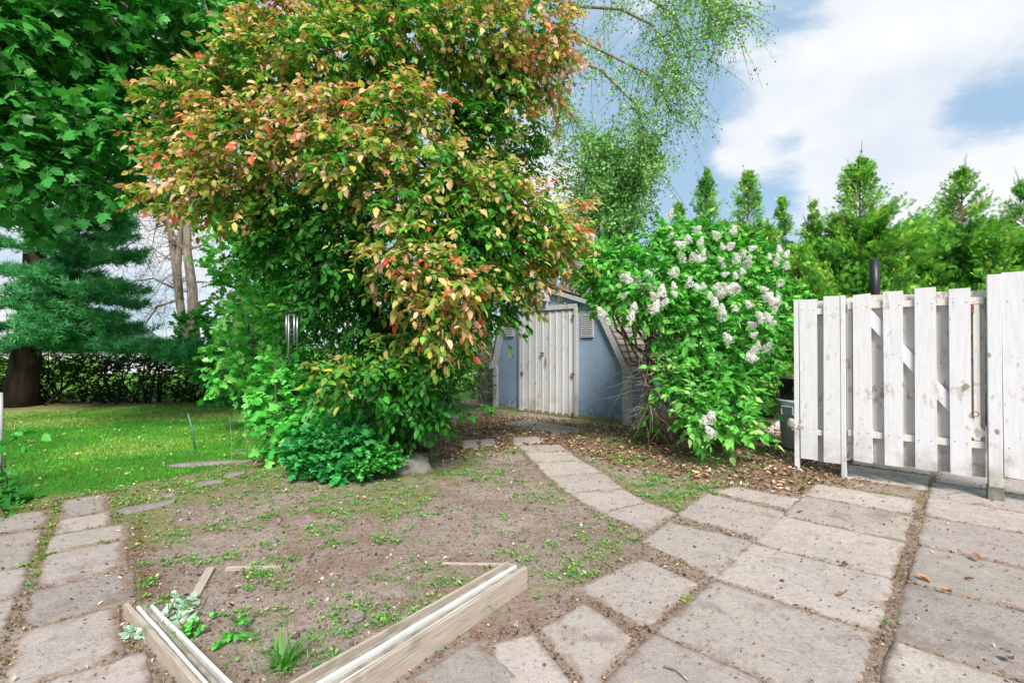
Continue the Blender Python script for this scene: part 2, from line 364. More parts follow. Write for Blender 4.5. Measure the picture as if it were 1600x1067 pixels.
# ---------------------------------------------------------------- ground
lawn_poly = [G(-700, 800), G(-10, 812), G(60, 780), G(170, 766), G(250, 752), G(330, 733), G(400, 715), G(450, 700), G(480, 680), G(470, 640), G(440, 624), G(330, 628), G(200, 636), G(0, 645), G(-300, 655), (-14, 9, 0), (-14, 4, 0)]
litter_poly = [G(640, 690), G(700, 665), G(760, 650), G(980, 668), G(1100, 650), G(1260, 680), G(1330, 745), G(1200, 768), G(1060, 745), G(960, 720), G(880, 700), G(800, 700), G(700, 715)]
def ground_z(x, y):
    z = (fbm(x * 1.3 + 20, y * 1.3 + 20, 3) - .5) * .05 + (fbm(x * 7 + 3, y * 7, 3) - .5) * .014
    pat = np.clip(polydist(x, y, patio_poly) * 4 + 1, 0, 1)
    pat = np.maximum(pat, np.maximum(np.clip(polydist(x, y, terrace_poly) * 5 + 1, 0, 1), np.clip(polydist(x, y, path_poly) * 5 + 1, 0, 1)))
    z = z * (1 - pat) + .004 * pat
    z += .09 * np.exp(-((x - 2.35) ** 2 + (y - 6.3) ** 2) / .8) + .05 * np.exp(-((x - 2.9) ** 2 + (y - 5.3) ** 2) / .12)
    return z
def PQ(p, q, z=0): return np.array([.683 * p - .7306 * q, .730 * p + .6828 * q, z])
def ST(s_, t, z=0): return np.array([-.637 * s_ + .771 * t, .770 * s_ + .637 * t, z])
patio_poly = [PQ(.5, 1.9), PQ(2.0, 1.5), PQ(3.4, 1.65), PQ(4.3, 1.5), PQ(5.3, 1.1), PQ(8, 1.1), PQ(8, -4), PQ(.5, -4)]
terrace_poly = [ST(1.5, .2), ST(2.6, .12), ST(4, .14), ST(5.5, .05), ST(5.5, -2), ST(1.5, -2)]
path_poly = [G(780, 655), G(920, 668), G(905, 700), G(945, 738), G(1060, 800), G(1015, 832), G(880, 776), G(805, 705)]
def axis(a0, a1, st, far):
    core = np.arange(a0, a1, st); g = st; lo, hi = [a0], [core[-1]]
    while hi[-1] < far: g *= 1.35; hi.append(hi[-1] + g)
    g = st
    while lo[-1] > -far: g *= 1.35; lo.append(lo[-1] - g)
    return np.array(lo[:0:-1] + list(core) + hi[1:])
gx, gy = axis(-7, 6, .045, 400), axis(1.2, 10.5, .045, 400)
X, Y = np.meshgrid(gx, gy, indexing='ij'); Z = ground_z(X, Y) * np.clip(1 - (np.hypot(X, Y) - 15) / 20, 0, 1)
nx, ny = X.shape; idx = np.arange(nx * ny).reshape(nx, ny)
T = np.stack([idx[:-1, :-1], idx[1:, :-1], idx[1:, 1:], idx[:-1, 1:]], -1).reshape(-1, 4)
ground = tag(np_mesh('ground', np.stack([X, Y, Z], -1).reshape(-1, 3), T, SOIL, smooth=True), kind='structure')
def fattr(o, name, v):
    a = o.data.attributes.new(name, 'FLOAT', 'POINT'); a.data.foreach_set('value', np.ascontiguousarray(v, np.float32).ravel())
dl = polydist(X, Y, lawn_poly); far_green = (np.hypot(X, Y) > 22)
fattr(ground, 'lawn', np.where(far_green | (Y > 12.2), 1, np.clip(dl * 2.2 + .5, 0, 1)))
dli = polydist(X, Y, litter_poly)
def strew(x, y):
    # leaf crumbs drift along the right edge of the terrace and along the lawn edge
    q_ = x * .771 + y * .637; p_ = -x * .637 + y * .770
    a_ = np.exp(-((q_ - .16) / .16) ** 2) * (p_ > 2.4) * (p_ < 5.2); b_ = np.exp(-((polydist(x, y, lawn_poly) + .35) / .3) ** 2)
    return np.clip(a_ + .6 * b_ * (x > -4), 0, 1) * (fbm(x * 3.3 + 4, y * 3.3, 3) > .38)
fattr(ground, 'litter', np.clip(dli * 1.8 + .55, 0, 1) + 1.6 * ((Y > 10.0) & (dl < 0) & (X < -2)) + .7 * strew(X, Y) + .5 * np.clip((fbm(X * 1.6 + 31, Y * 1.6, 4) - .5) * 6, 0, 1))
def moss_f(x, y): 
    m_ = np.clip(1.5 - abs(polydist(x, y, lawn_poly)) / 1.1, 0, 1) * .8 + .5 * np.clip((fbm(x * .9, y * .9, 3) - .44) * 8, 0, 1) * (y > 2.6)
    return np.clip(m_, 0, 1)
fattr(ground, 'moss', moss_f(X, Y))

# slabs
def slab_mesh(quads, name, rows=11, label=None):
    VS, FS, E, TN = [], [], [], []; b = 0
    for qd in quads:
        qd = [np.asarray(c, float)[:2] for c in qd]; sx_ = (np.linalg.norm(qd[1] - qd[0]) + np.linalg.norm(qd[2] - qd[3])) / 2; sy_ = (np.linalg.norm(qd[3] - qd[0]) + np.linalg.norm(qd[2] - qd[1])) / 2
        n = rows; g = np.concatenate([[0, .012, .035], np.linspace(.08, .92, n), [.965, .988, 1]]); A, B = np.meshgrid(g, g, indexing='ij')
        p = ((1 - A) * (1 - B))[..., None] * qd[0] + (A * (1 - B))[..., None] * qd[1] + (A * B)[..., None] * qd[2] + ((1 - A) * B)[..., None] * qd[3]
        c = p.mean((0, 1)); da = np.minimum(A, 1 - A) * sx_; db = np.minimum(B, 1 - B) * sy_; ed = np.minimum(da, db)
        crn = np.clip(1 - (da + db) / .07, 0, 1); p = p + (c - p) * (crn * .035)[..., None]          # knock the corners off
        ns = np.stack([fbm(p[..., 0] * 9, p[..., 1] * 9, 3), fbm(p[..., 1] * 9 + 30, p[..., 0] * 9, 3)], -1) - .5
        p = p + ns * (np.clip(1 - ed / .06, 0, 1) * .03)[..., None]
        tx, ty = R.normal() * .006, R.normal() * .006; z0 = .010 + R.uniform(-.002, .004)
        z = z0 + (p[..., 0] - c[0]) * tx + (p[..., 1] - c[1]) * ty - np.clip(1 - ed / .02, 0, 1) ** 2 * .012 + (fbm(p[..., 0] * 5, p[..., 1] * 5, 3) - .5) * .004
        V = np.concatenate([p, z[..., None]], -1)
        V[0, :, 2] = V[-1, :, 2] = V[:, 0, 2] = V[:, -1, 2] = -.002
        k = len(g); id_ = np.arange(k * k).reshape(k, k) + b
        FS.append(np.stack([id_[:-1, :-1], id_[1:, :-1], id_[1:, 1:], id_[:-1, 1:]], -1).reshape(-1, 4)); VS.append(V.reshape(-1, 3)); b += k * k
        E.append(np.clip(np.clip(1 - ed / .075, 0, 1) * .9 + .75 * strew(p[..., 0], p[..., 1]), 0, 1).ravel()); t_ = R.uniform(.78, 1.22); TN.append(np.full((k * k, 3), t_) * np.array([1.0, R.uniform(.985, 1.01), R.uniform(.96, 1.0)]))
    o = np_mesh(name, np.concatenate(VS), np.concatenate(FS), CONC, col=np.concatenate(TN), smooth=True); fattr(o, 'edge', np.concatenate(E)); return tag(o, kind='structure')
def rq(p0, p1, q0, q1, g=.0, M=PQ):
    j = lambda: R.normal() * .004
    a, b, c, d = M(p0 + g + j(), q0 + g + j()), M(p1 - g + j(), q0 + g + j()), M(p1 - g + j(), q1 - g + j()), M(p0 + g + j(), q1 - g + j())
    return [a, b, c, d]
PL = [.66, 1.36, 2.05, 2.74, 3.42, 4.13, 4.80, 5.42]
quads = []
for i in range(7): quads.append(rq(PL[i], PL[i + 1], .29, 1.045))
quads.append(rq(4.80, 5.32, .29, 1.045)); quads.pop(6)
for i in range(8):
    p = [.66, 1.36, 2.03, 2.71, 3.44, 4.12, 4.86, 5.46, 6.1]
    quads.append(rq(p[i], p[i + 1], -.49, .25)); quads.append(rq(p[i], p[i + 1], -1.25, -.505))
for a in [(5.72, 6.4), (6.42, 7.1), (7.12, 7.8)]:
    quads.append(rq(*a, .25, .95)); 
    for k in range(2): quads.append(rq(6.12 + (a[0] - 5.72), 6.12 + (a[1] - 5.72), -.49 - k * .75, .235 - k * .75))
_c3 = [[G(1042, 818), G(1176, 848), G(1118, 906), G(1004, 848)], [G(902, 920), G(1000, 874), G(1090, 914), G(1010, 984)],
          [G(842, 984), G(914, 944), G(990, 996), G(925, 1082)], [G(640, 1060), G(742, 1000), G(815, 1060), G(740, 1150)], [G(760, 1010), G(836, 990), G(905, 1085), G(820, 1120)],
          [G(1056, 806), G(1188, 842), G(1234, 803), G(1104, 772)], [G(1112, 770), G(1232, 797), G(1250, 780), G(1150, 762)]]
quads += [[sum(q) / 4 + (c - sum(q) / 4) * 1.05 for c in q] for q in _c3]
slab_mesh(quads, 'patio')
_pl = [(806, 697), (820, 708), (834, 724), (854, 745), (888, 773), (940, 803), (1010, 832)]; _pr = [(874, 695), (890, 707), (908, 721), (943, 740), (974, 765), (1010, 786), (1058, 802)]
pathq = [[_pl[i], _pr[i], _pr[i + 1], _pl[i + 1]] for i in range(6)] + [
         [(800, 684), (842, 682), (850, 693), (803, 697)], [(786, 662), (826, 657), (912, 671), (876, 680)], [(722, 690), (745, 688), (750, 699), (722, 703)], [(748, 687), (772, 686), (776, 696), (752, 699)]]
slab_mesh([[(lambda P_, C_: C_ + (P_ - C_) * 1.05)(G(*c), sum(G(*d) for d in q) / 4) for c in q] for q in pathq], 'path', 8)
lq = []
sl = [2.05, 2.6, 3.13, 3.6, 4.17, 4.58, 4.96, 5.56]
for i in range(7): lq.append(rq(sl[i], sl[i + 1], -.312, [.14, .05, .12, .1, .12, .02, .0][i], .0, ST))
sl2 = [2.3, 3.18, 3.56, 4.04, 4.82, 5.35]
for i in range(5): lq.append(rq(sl2[i], sl2[i + 1], -1.15, -.352, .0, ST)); lq.append(rq(sl2[i] - .1, sl2[i + 1] - .1, -1.95, -1.16, .0, ST))
slab_mesh(lq, 'terrace')
for o in list(COL.objects):
    if o.name == 'terrace': terrace = o

SLABS = [np.array([np.asarray(c)[:2] for c in q]) for q in quads + lq + [[G(*c) for c in q] for q in pathq]]
def on_slab(x, y, m=0.0):
    r = np.full(x.shape, -9.0)
    for q in SLABS:
        c = q.mean(0)
        near = np.hypot(x - c[0], y - c[1]) < 1.0
        if near.any(): r[near] = np.maximum(r[near], polydist(x[near], y[near], q))
    return r > m
bed_poly = [(.05, 2.72), (-.77, 1.46), (-1.83, 2.36), tuple(G(335, 885)[:2])]

# ---------------------------------------------------------------- ground cover (stuff)
def sample(n, x0, x1, y0, y1, dens):
    x, y = R.uniform(x0, x1, n), R.uniform(y0, y1, n); k = R.random(n) < dens(x, y); x, y = x[k], y[k]; return x, y
def blades(lv, x, y, h, wd, cols, lean=.5, dz=0):
    n = len(x); a = R.uniform(0, 6.283, n); d = np.stack([np.cos(a) * lean * R.random(n), np.sin(a) * lean * R.random(n), np.ones(n)], -1)
    up = np.stack([np.cos(a), np.sin(a), np.zeros(n)], -1) + 1e-3
    lv.add(np.stack([x, y, ground_z(x, y) + dz], -1), d, -up, h, wd, cols)
# near (perspective-aware density is real density here: denser lawn near the viewer)
lv = Leaves('blade')
x, y = sample(330000, -14, -1.5, 3.4, 12, lambda x, y: (polydist(x, y, lawn_poly) + (fbm(x * 3, y * 3) - .5) * .5 > 0) * np.clip(1.3 - (y - 4) / 9, .35, 1))
t = np.clip(fbm(x * .8 + 9, y * 1.1, 4) * 2.2 - .65 + R.normal(size=len(x)) * .16 + np.clip((y - 8.2) / 5, -.3, .5), 0, 1)
c = lerpcol([(0, (.05, .32, .03)), (.35, (.14, .52, .05)), (.7, (.36, .6, .09)), (1, (.62, .62, .26))], t)
blades(lv, x, y, R.uniform(.018, .038, len(x)), .15, jitcol(c, .16), .9)
tag(lv.build('lawn_grass', GRASS), 'short mown green lawn grass left of the tree', 'grass', kind='stuff')

lq_ = Leaves('curl'); x, y = sample(1500, -9, -1.8, 3.6, 10.8, lambda x, y: polydist(x, y, lawn_poly) > .05); n = len(x); a = R.uniform(0, 6.283, n)
lq_.add(np.stack([x, y, ground_z(x, y) + .03], -1), np.stack([np.cos(a), np.sin(a), R.normal(size=n) * .3], -1), np.array([0, 0, 1]) + R.normal(size=(n, 3)) * .4, R.uniform(.015, .05, n), .7, jitcol(lerpcol([(0, (.2, .3, .12)), (.6, (.4, .42, .2)), (1, (.5, .35, .2))], R.random(n)), .2))
tag(lq_.build('lawn_litter', LITTER), 'pale fallen leaves and petals lying on the lawn', 'leaf litter', kind='stuff')

# weeds and moss tufts on the bare soil
weed_spots = [(G(1075, 768), .6, 2.2), (G(1030, 690), .6, 2.5), (G(1170, 705), .5, 2.5), (G(960, 720), .4, 1.8), (G(1100, 720), .5, 2.0), (G(1240, 712), .3, 3), (G(500, 870), .3, 1.5), (G(420, 880), .25, 2), (G(250, 900), .3, 2), (G(300, 905), .3, 1), (G(360, 880), .25, .8), (G(560, 840), .5, .5), (G(880, 870), .45, .9), (G(640, 970), .35, .9), (G(690, 945), .2, .8), (G(460, 800), .5, .5), (G(520, 850), .4, .6),
              (G(830, 775), .3, .8), (G(760, 740), .5, .7), (G(1040, 700), .45, .9), (G(1250, 715), .35, 1.1), (G(300, 760), .4, .8), (G(400, 745), .4, .9), (G(440, 990), .3, .7), (G(520, 980), .3, .8), (G(560, 1020), .25, .7), (G(950, 840), .3, .7), (G(340, 960), .2, .6), (G(120, 820), .2, .1), (G(940, 690), .4, .7), (G(700, 640), 1.0, .8), (G(640, 790), .5, .4)]
def weed_d(x, y):
    d = (.14 * (fbm(x * 2.1 + 5, y * 2.1, 3) > .5) + .75 * moss_f(x, y)) * np.clip((fbm(x * 6, y * 6 + 19, 3) - .4) * 5, 0, 1)
    for (c_, r_, a_) in weed_spots: d = d + a_ * np.exp(-((x - c_[0]) ** 2 + (y - c_[1]) ** 2) / (r_ * r_ * .5)) * (fbm(x * 5, y * 5 + 9, 3) > .46)
    d = d * ~on_slab(x, y, .0); d = d * (polydist(x, y, lawn_poly) < 0) * (y < 10.5) * np.where(polydist(x, y, patio_poly) > .02, .0, 1)
    return np.clip(d, 0, 1)
lg, lo_ = Leaves('blade'), Leaves('oval')
x, y = sample(110000, -6, 4.6, 1.3, 10.5, weed_d)
GRN = [(0, (.06, .22, .04)), (.5, (.18, .4, .09)), (1, (.46, .52, .18))]
for k in range(7):
    xx, yy = x + R.normal(size=len(x)) * .016, y + R.normal(size=len(x)) * .016
    m_ = R.random(len(x)) < .6; c = jitcol(lerpcol(GRN, R.random(len(x)) * .9), .2)
    blades(lg, xx[m_], yy[m_], R.uniform(.01, .04, m_.sum()), .1, c[m_], 1.2)
x2, y2 = x[R.random(len(x)) < .5], None
sel = R.random(len(x)) < .3; xs, ys = x[sel], y[sel]
for k in range(9):
    a = R.uniform(0, 6.283, len(xs)); r_ = R.uniform(0, .03, len(xs)); pos = np.stack([xs + np.cos(a) * r_, ys + np.sin(a) * r_, ground_z(xs, ys) + .004 + R.random(len(xs)) * .014], -1)
    d = np.stack([np.cos(a), np.sin(a), R.uniform(.1, .9, len(xs))], -1); up = np.array([0, 0, 1]) + R.normal(size=(len(xs), 3)) * .3
    lo_.add(pos, d, up, R.uniform(.009, .024, len(xs)), .75, jitcol(lerpcol(GRN, R.random(len(xs)) * .8), .2))
tag(lg.build('grass_tufts', GRASS), 'thin grass tufts scattered over the bare soil', 'grass', kind='stuff')
tag(lo_.build('weeds', LEAF_MATTE), 'small low clover-like weeds scattered over the bare soil', 'weeds', kind='stuff')

# fallen leaves and crumbs
DRY = [(0, (.1, .05, .03)), (.4, (.3, .17, .1)), (.75, (.5, .33, .22)), (1, (.7, .56, .42))]
def litter_d(x, y):
    d = np.clip(polydist(x, y, litter_poly) * 1.6 + .75, 0, 1) + .28 * (fbm(x * 2, y * 2 + 40, 3) > .5)
    d = d + .3 * (polydist(x, y, lawn_poly) > -.6) * (polydist(x, y, lawn_poly) < 0)
    return np.clip(d, .035, 1) * (polydist(x, y, lawn_poly) < .05) * np.where(on_slab(x, y, .02), .05, 1) + .55 * strew(x, y)
ll = Leaves('curl'); x, y = sample(42000, -5.5, 5.2, 1.4, 10.5, litter_d); n = len(x); a = R.uniform(0, 6.283, n)
ll.add(np.stack([x, y, ground_z(x, y) + R.uniform(.002, .018, n)], -1), np.stack([np.cos(a), np.sin(a), R.normal(size=n) * .25], -1), np.array([0, 0, 1]) + R.normal(size=(n, 3)) * .35,
       R.uniform(.018, .055, n) * np.where(polydist(x, y, litter_poly) > -.3, 1.15, .6), .6, jitcol(lerpcol(DRY, R.random(n)), .2))
tag(ll.build('leaf_litter', LITTER), 'dry brown fallen leaves lying under the lilac and along the bed', 'leaf litter', kind='stuff')
# debris in the slab joints
lc = Leaves('curl')
def joint_d(x, y):
    e = np.full(x.shape, -9.0)
    for q in SLABS:
        c_ = q.mean(0); near = np.hypot(x - c_[0], y - c_[1]) < 1.0
        if near.any(): e[near] = np.maximum(e[near], polydist(x[near], y[near], q))
    return np.where((e < .012) & (e > -.06), 1, 0.05) * np.where(polydist(x, y, lawn_poly) > 0, 0, 1)
x, y = sample(110000, -4.2, 5.2, 1.4, 6.5, joint_d); n = len(x); a = R.uniform(0, 6.283, n); s_ = on_slab(x, y, .01)
lc.add(np.stack([x, y, np.where(s_, .018, ground_z(x, y) + .008)], -1), np.stack([np.cos(a), np.sin(a), R.normal(size=n) * .2], -1), np.array([0, 0, 1]) + R.normal(size=(n, 3)) * .5, R.uniform(.004, .018, n), .6, jitcol(lerpcol(DRY, R.random(n) * .6), .25))
tag(lc.build('joint_debris', LITTER), 'brown crumbs and seed husks filling the joints between paving slabs', 'debris', kind='stuff')
lm = Leaves('blade'); k = (R.random(n) < .4) & ~s_ & (fbm(x * 3, y * 3) > .46); blades(lm, x[k], y[k], R.uniform(.01, .035, k.sum()), .16, jitcol(lerpcol([(0, (.1, .2, .02)), (1, (.3, .27, .05))], R.random(k.sum())), .2), 1.3)
tag(lm.build('moss', GRASS), 'green and yellow moss growing in the paving joints', 'moss', kind='stuff')
# clods and pebbles
v0 = [(1, 0, 0), (-1, 0, 0), (0, 1, 0), (0, -1, 0), (0, 0, 1), (0, 0, -1)]; TPL['clod'] = ([(a * .5 + R.normal() * .08, b * .5 + R.normal() * .08, c_ * .4) for a, b, c_ in v0], [(0, 2, 4), (2, 1, 4), (1, 3, 4), (3, 0, 4), (2, 0, 5), (1, 2, 5), (3, 1, 5), (0, 3, 5)])
lp = Leaves('clod'); x, y = sample(90000, -5, 3.2, 1.4, 8, lambda x, y: np.where(on_slab(x, y, .01), .04, 1) * (polydist(x, y, lawn_poly) < -.1) * np.clip(.25 + .5 * (fbm(x * 3, y * 3, 3) > .5) + .5 * (polydist(x, y, bed_poly) > 0), 0, 1) * np.clip(5.5 / (y + 1) - .4, .1, 1)); n = len(x)
sz = np.exp(R.normal(size=n) * .55) * .0085; lp.add(np.stack([x, y, np.where(on_slab(x, y, .01), .016, ground_z(x, y) + sz * .1)], -1), R.normal(size=(n, 3)), R.normal(size=(n, 3)), sz, 1, jitcol(lerpcol([(0, (.1, .07, .055)), (.6, (.2, .155, .13)), (.9, (.34, .28, .25)), (1, (.6, .55, .5))], R.random(n)), .15))
tag(lp.build('soil_clods', LITTER), 'small clods and pebbles scattered over the bare soil', 'soil clods', kind='stuff')

# ---------------------------------------------------------------- shed
SW = 3.125
shed = thing('garden_shed', 'blue-grey barn-style garden shed with white ribbed double doors behind the lilac', 'shed', (-.337, 10.2, 0), math.atan2(-2.13, 2.287))
SD = 2.7; prof = [(0, 0), (SW, 0), (SW, .93), (2.57, 2.08), (1.42, 2.44), (.27, 2.08), (0, .93)]
m = MB(); m.prism([(a, max(b, .07)) for a, b in prof], 0, SD, lambda a, b, t: (a, t, b)); m.build('wall', SIDING, shed)
MB().box(-.03, SW + .03, -.04, SD, -.1, .066).build('sill_beam', simple('mossy_timber', (.2, .2, .09), .9), shed)
# roof: shingled panels with thickness
def roof_panel(a, b, name='roof'):
    a, b = np.array(a), np.array(b); d = (b - a) / np.linalg.norm(b - a); n_ = np.array([-d[1], d[0]]); n_ = n_ if n_[1] > 0 else -n_
    rows = int(np.linalg.norm(b - a) / .13) + 1; vs, fs, uv = [], [], []
    ys = np.linspace(-.09, SD + .1, 40); L_ = np.linalg.norm(b - a)
    o = MB()
    for r_ in range(rows):
        t0, t1 = r_ * L_ / rows, (r_ + 1) * L_ / rows + .02
        for i in range(len(ys) - 1):
            w0 = R.uniform(0, .006); p0 = a + d * t0 + n_ * (.035 + w0); p1 = a + d * t1 + n_ * .015; q0 = a + d * t0 + n_ * .0; q1 = a + d * t1
            y0_, y1_ = ys[i], ys[i + 1]; bb = len(vs)
            for (q, yy) in ((p0, y0_), (p0, y1_), (p1, y1_), (p1, y0_), (q0, y0_), (q0, y1_), (q1, y1_), (q1, y0_)): vs.append((q[0], yy, q[1]))
            uv += [(y0_, t0, 0), (y1_, t0, 0), (y1_, t1, 0), (y0_, t1, 0)] * 2
            fs += [(bb, bb + 1, bb + 2, bb + 3), (bb, bb + 4, bb + 5, bb + 1)]
            if i == 0: fs.append((bb, bb + 3, bb + 7, bb + 4))
    ob = MB().add(vs, fs).build(name, SHINGLE, shed); at = ob.data.attributes.new('uvw', 'FLOAT_VECTOR', 'POINT'); at.data.foreach_set('vector', np.array(uv, np.float32).ravel()); return ob
for A_, B_ in (((SW + .1, .86), (2.575, 2.085)), ((2.6, 2.08), (1.42, 2.455)), ((-.1, .86), (.265, 2.085)), ((.24, 2.08), (1.42, 2.455))): roof_panel(A_, B_)
def bar2(mb, a, b, wd, y0, y1, off=0):
    a, b = np.array(a, float), np.array(b, float); d = (b - a) / np.linalg.norm(b - a); n_ = np.array([-d[1], d[0]]) * wd
    mb.prism([tuple(a), tuple(b), tuple(b + n_), tuple(a + n_)], y0, y1, lambda p, q, t: (p, t, q))
for a, b, wd in (((SW + .06, .88), (2.57, 2.04), .1), ((2.58, 2.05), (1.42, 2.41), .075), ((1.42, 2.41), (.26, 2.05), .075), ((.27, 2.04), (-.06, .88), .09)):
    m = MB(); bar2(m, a, b, wd if a[0] > b[0] else -wd, -.085, -.003); 
    o = m.build('rake_trim', TRIM, shed)
m = MB(); m.prism([(SW - .02, .84), (SW + .12, .84), (SW + .04, 1.0)], -.095, -.086, lambda p, q, t: (p, t, q)); m.build('eave_block', TRIM, shed)
m = MB(); m.prism([(.02, .84), (-.12, .84), (-.04, 1.0)], -.095, -.086, lambda p, q, t: (p, t, q)); m.build('eave_block', TRIM, shed)
MB().box(SW - .1, SW + .035, -.055, .05, .0, .9).build('corner_trim', TRIM, shed)
MB().box(-.035, .07, -.055, .05, .0, .9).build('corner_trim', TRIM, shed)
D0, D1, DZ = .76, 2.11, 1.97
dm = white_wood('white_metal_panel', (.6, .6, .61), (.42, .36, .3), .62)
def door_leaf(x0, x1, mirror):
    # ribbed sheet: profile extruded vertically
    prof_, nrib = [], 4; wdt = (x1 - x0) / nrib
    pts = []
    for k in range(nrib):
        a = x0 + k * wdt; pts += [(a, -.035), (a + .02, -.048), (a + .04, -.048), (a + .06, -.035), (a + wdt * .48, -.035), (a + wdt * .5, -.039), (a + wdt * .53, -.039), (a + wdt * .55, -.035)]
    pts += [(x1, -.035)]; pts2 = pts + [(x1, -.008), (x0, -.008)]
    n = len(pts2); m_ = MB(); zb = .03
    vs = [(p, q, zb) for p, q in pts2] + [(p, q, DZ) for p, q in pts2]
    m_.add(vs, [tuple(range(n))[::-1], tuple(range(n, 2 * n))] + [(i, (i + 1) % n, n + (i + 1) % n, n + i) for i in range(n)])
    return m_.build('door', dm, shed)
dL = door_leaf(D0, 1.435, 0); dR = door_leaf(1.445, D1 - .06, 1)
MB().box(D1 - .055, D1, -.075, -.005, .03, DZ + .1).build('door_frame', TRIM, shed); MB().box(D0 - .05, D0 - .004, -.075, -.005, .03, DZ + .1).build('door_frame', TRIM, shed)
MB().box(D0 - .004, D1 - .058, -.07, -.004, DZ + .012, DZ + .1).build('door_lintel', TRIM, shed)
def hw(par, x_, z_, w_=.07, h_=.02):
    m_ = MB(); m_.box(x_ - w_ / 2, x_ + w_ / 2, -.082, -.062, z_ - h_ / 2, z_ + h_ / 2); m_.tube([(x_, -.08, z_ - .05), (x_, -.095, z_), (x_, -.08, z_ + .04)], .008, 6); return m_
hw(dL, 1.31, 1.17, .09, .025).build('handle', RUST, dL); hw(dL, .80, .78).build('hinge', RUST, dL); hw(dR, 2.03, .8, .1, .022).build('hinge', RUST, dR); hw(dR, 2.04, 1.85, .06, .03).build('hinge', RUST, dR)
m = MB(); m.tube([(1.40, -.07, 1.1), (1.41, -.085, 1.02), (1.42, -.07, .94)], .009, 6); m.build('latch', RUST, dL)
m = MB(); m.box(2.0, 2.02, -.085, -.065, .0, .1); m.box(2.05, 2.07, -.085, -.065, .0, .11); m.build('floor_bolt', RUST, dR)
for x0, x1, z0, z1 in ((2.19, 2.42, 1.48, 1.85), (.27, .5, 1.52, 1.86)):
    fr = MB(); fr.box(x0, x1, -.006, -.002, z0, z1); v_ = fr.build('vent', DARK, shed); m = MB(); m.box(x0 - .015, x0, -.03, -.002, z0, z1); m.box(x1, x1 + .015, -.03, -.002, z0, z1); m.box(x0 - .015, x1 + .015, -.035, -.002, z0 - .02, z0); m.box(x0 - .015, x1 + .015, -.035, -.002, z1, z1 + .015)
    k = 10
    for i in range(k):
        z = z0 + (i + .35) * (z1 - z0) / k; m.add([(x0, -.035, z), (x1, -.035, z), (x1, -.008, z + .022), (x0, -.008, z + .022), (x0, -.035, z + .006), (x1, -.035, z + .006), (x1, -.008, z + .028), (x0, -.008, z + .028)], [(0, 1, 2, 3), (4, 7, 6, 5), (0, 4, 5, 1), (3, 2, 6, 7), (0, 3, 7, 4), (1, 5, 6, 2)])
    m.build('louvre', TRIM, v_)
m = MB(); m.box(1.33, 1.47, -.17, -.005, 2.14, 2.33); wb = m.build('wall_box', TRIM, shed, bevel=.012); MB().box(1.4, 1.445, -.176, -.171, 2.2, 2.27).build('hole_shade', DARK, wb)  # plain white box; a black patch paints the shade of its hole
MB().box(1.41, 1.47, -.1, -.076, 1.98, 2.14).build('hanging_board', TRIM, shed)

# white rack left of the shed
rk = thing('metal_rack', 'white tubular metal frame leaning behind the left corner of the shed', 'rack', (-.55, 10.65, 0), -.6)
MB().tube([(-.4, 0, .68), (.4, 0, .68)], .028, 8).build('rail', TRIM, rk); MB().tube([(-.45, 0, .28), (.4, 0, .3)], .026, 8).build('rail', TRIM, rk)
MB().tube([(.22, .0, .66), (.14, 0, .3)], .02, 8).build('upright', TRIM, rk); MB().tube([(-.35, .3, 0), (-.38, 0, .68)], .02, 8).build('leg', TRIM, rk); MB().tube([(.35, .3, 0), (.33, 0, .68)], .02, 8).build('leg', TRIM, rk)

# ---------------------------------------------------------------- fence and gate
FA = math.atan2(-.633, .774); FO = (3.22, 4.82, 0)
def board(par, s0, s1, z0, z1, y0=-.024, y1=-.002, mat=WHITE_WOOD, name='board', j=.006):
    m_ = MB(); m_.box(s0, s1, y0, y1, z0, z1, j); bd_ = name == 'board' and y0 < 0
    if bd_:
        for zz in (.46, 1.68):
            for aa in (s0 + .028, s1 - .028):
                aa += random.uniform(-.008, .008); z_ = zz + random.uniform(-.012, .012)
                m_.prism([(aa + .0042 * math.cos(t), z_ + .0042 * math.sin(t)) for t in np.linspace(0, 6.283, 7)[:-1]], y0 - .003, y0 - .0005, lambda p, q, t: (p, t, q))
    o = m_.build(name, mat, par)
    if bd_:
        o.data.materials.append(RUST); o.data.polygons.foreach_set('material_index', [0] * 6 + [1] * (len(o.data.polygons) - 6))
    return o
gate = thing('gate', 'white board gate with a diagonal brace between two white posts', 'gate', FO, FA)
np_pts = []
gb = [(.147, .287), (.382, .521), (.607, .75), (.838, .976)]
for i, (a, b) in enumerate(gb):
    board(gate, a, b, .19 - .004 * i, [1.80, 1.81, 1.82, 1.80][i] + .003 * i)
    for z in (.47, 1.69): np_pts += [(a + .03, z), (b - .03, z)]
for i, (a, b) in enumerate([(.09, .22), (.265, .44), (.495, .665), (.725, .9), (.94, 1.07)]): board(gate, a + .002, b, .2 - .006 * i, 1.78 + .01 * (i % 2), .045, .064, WHITE_BACK)
board(gate, .1, 1.06, 1.665, 1.725, -.0015, .044, WHITE_BACK, 'rail', 0); board(gate, .1, 1.06, .425, .485, -.0015, .044, WHITE_BACK, 'rail', 0)
m = MB(); bar2(m, (.16, 1.66), (1.0, .49), .1, .001, .042); m.build('brace', WHITE_WOOD, gate)
board(gate, .085, .13, .36, 1.70, .03, .07, WHITE_BACK, 'stile', 0); board(gate, .995, 1.035, .49, 1.66, -.001, .043, WHITE_BACK, 'stile', 0)
m = MB(); m.tube([(1.0 + .022 * math.cos(t), -.035, .72 + .022 * math.sin(t)) for t in np.linspace(0, 6.28, 14)], .004, 5); m.build('ring_latch', RUST, gate)
MB().box(.94, 1.0, -.006, .03, 1.585, 1.655).build('bracket', RUST, gate)
fr_ = thing('fence_panel', 'short white board fence panel left of the gate, beside the bins', 'fence', FO, FA)
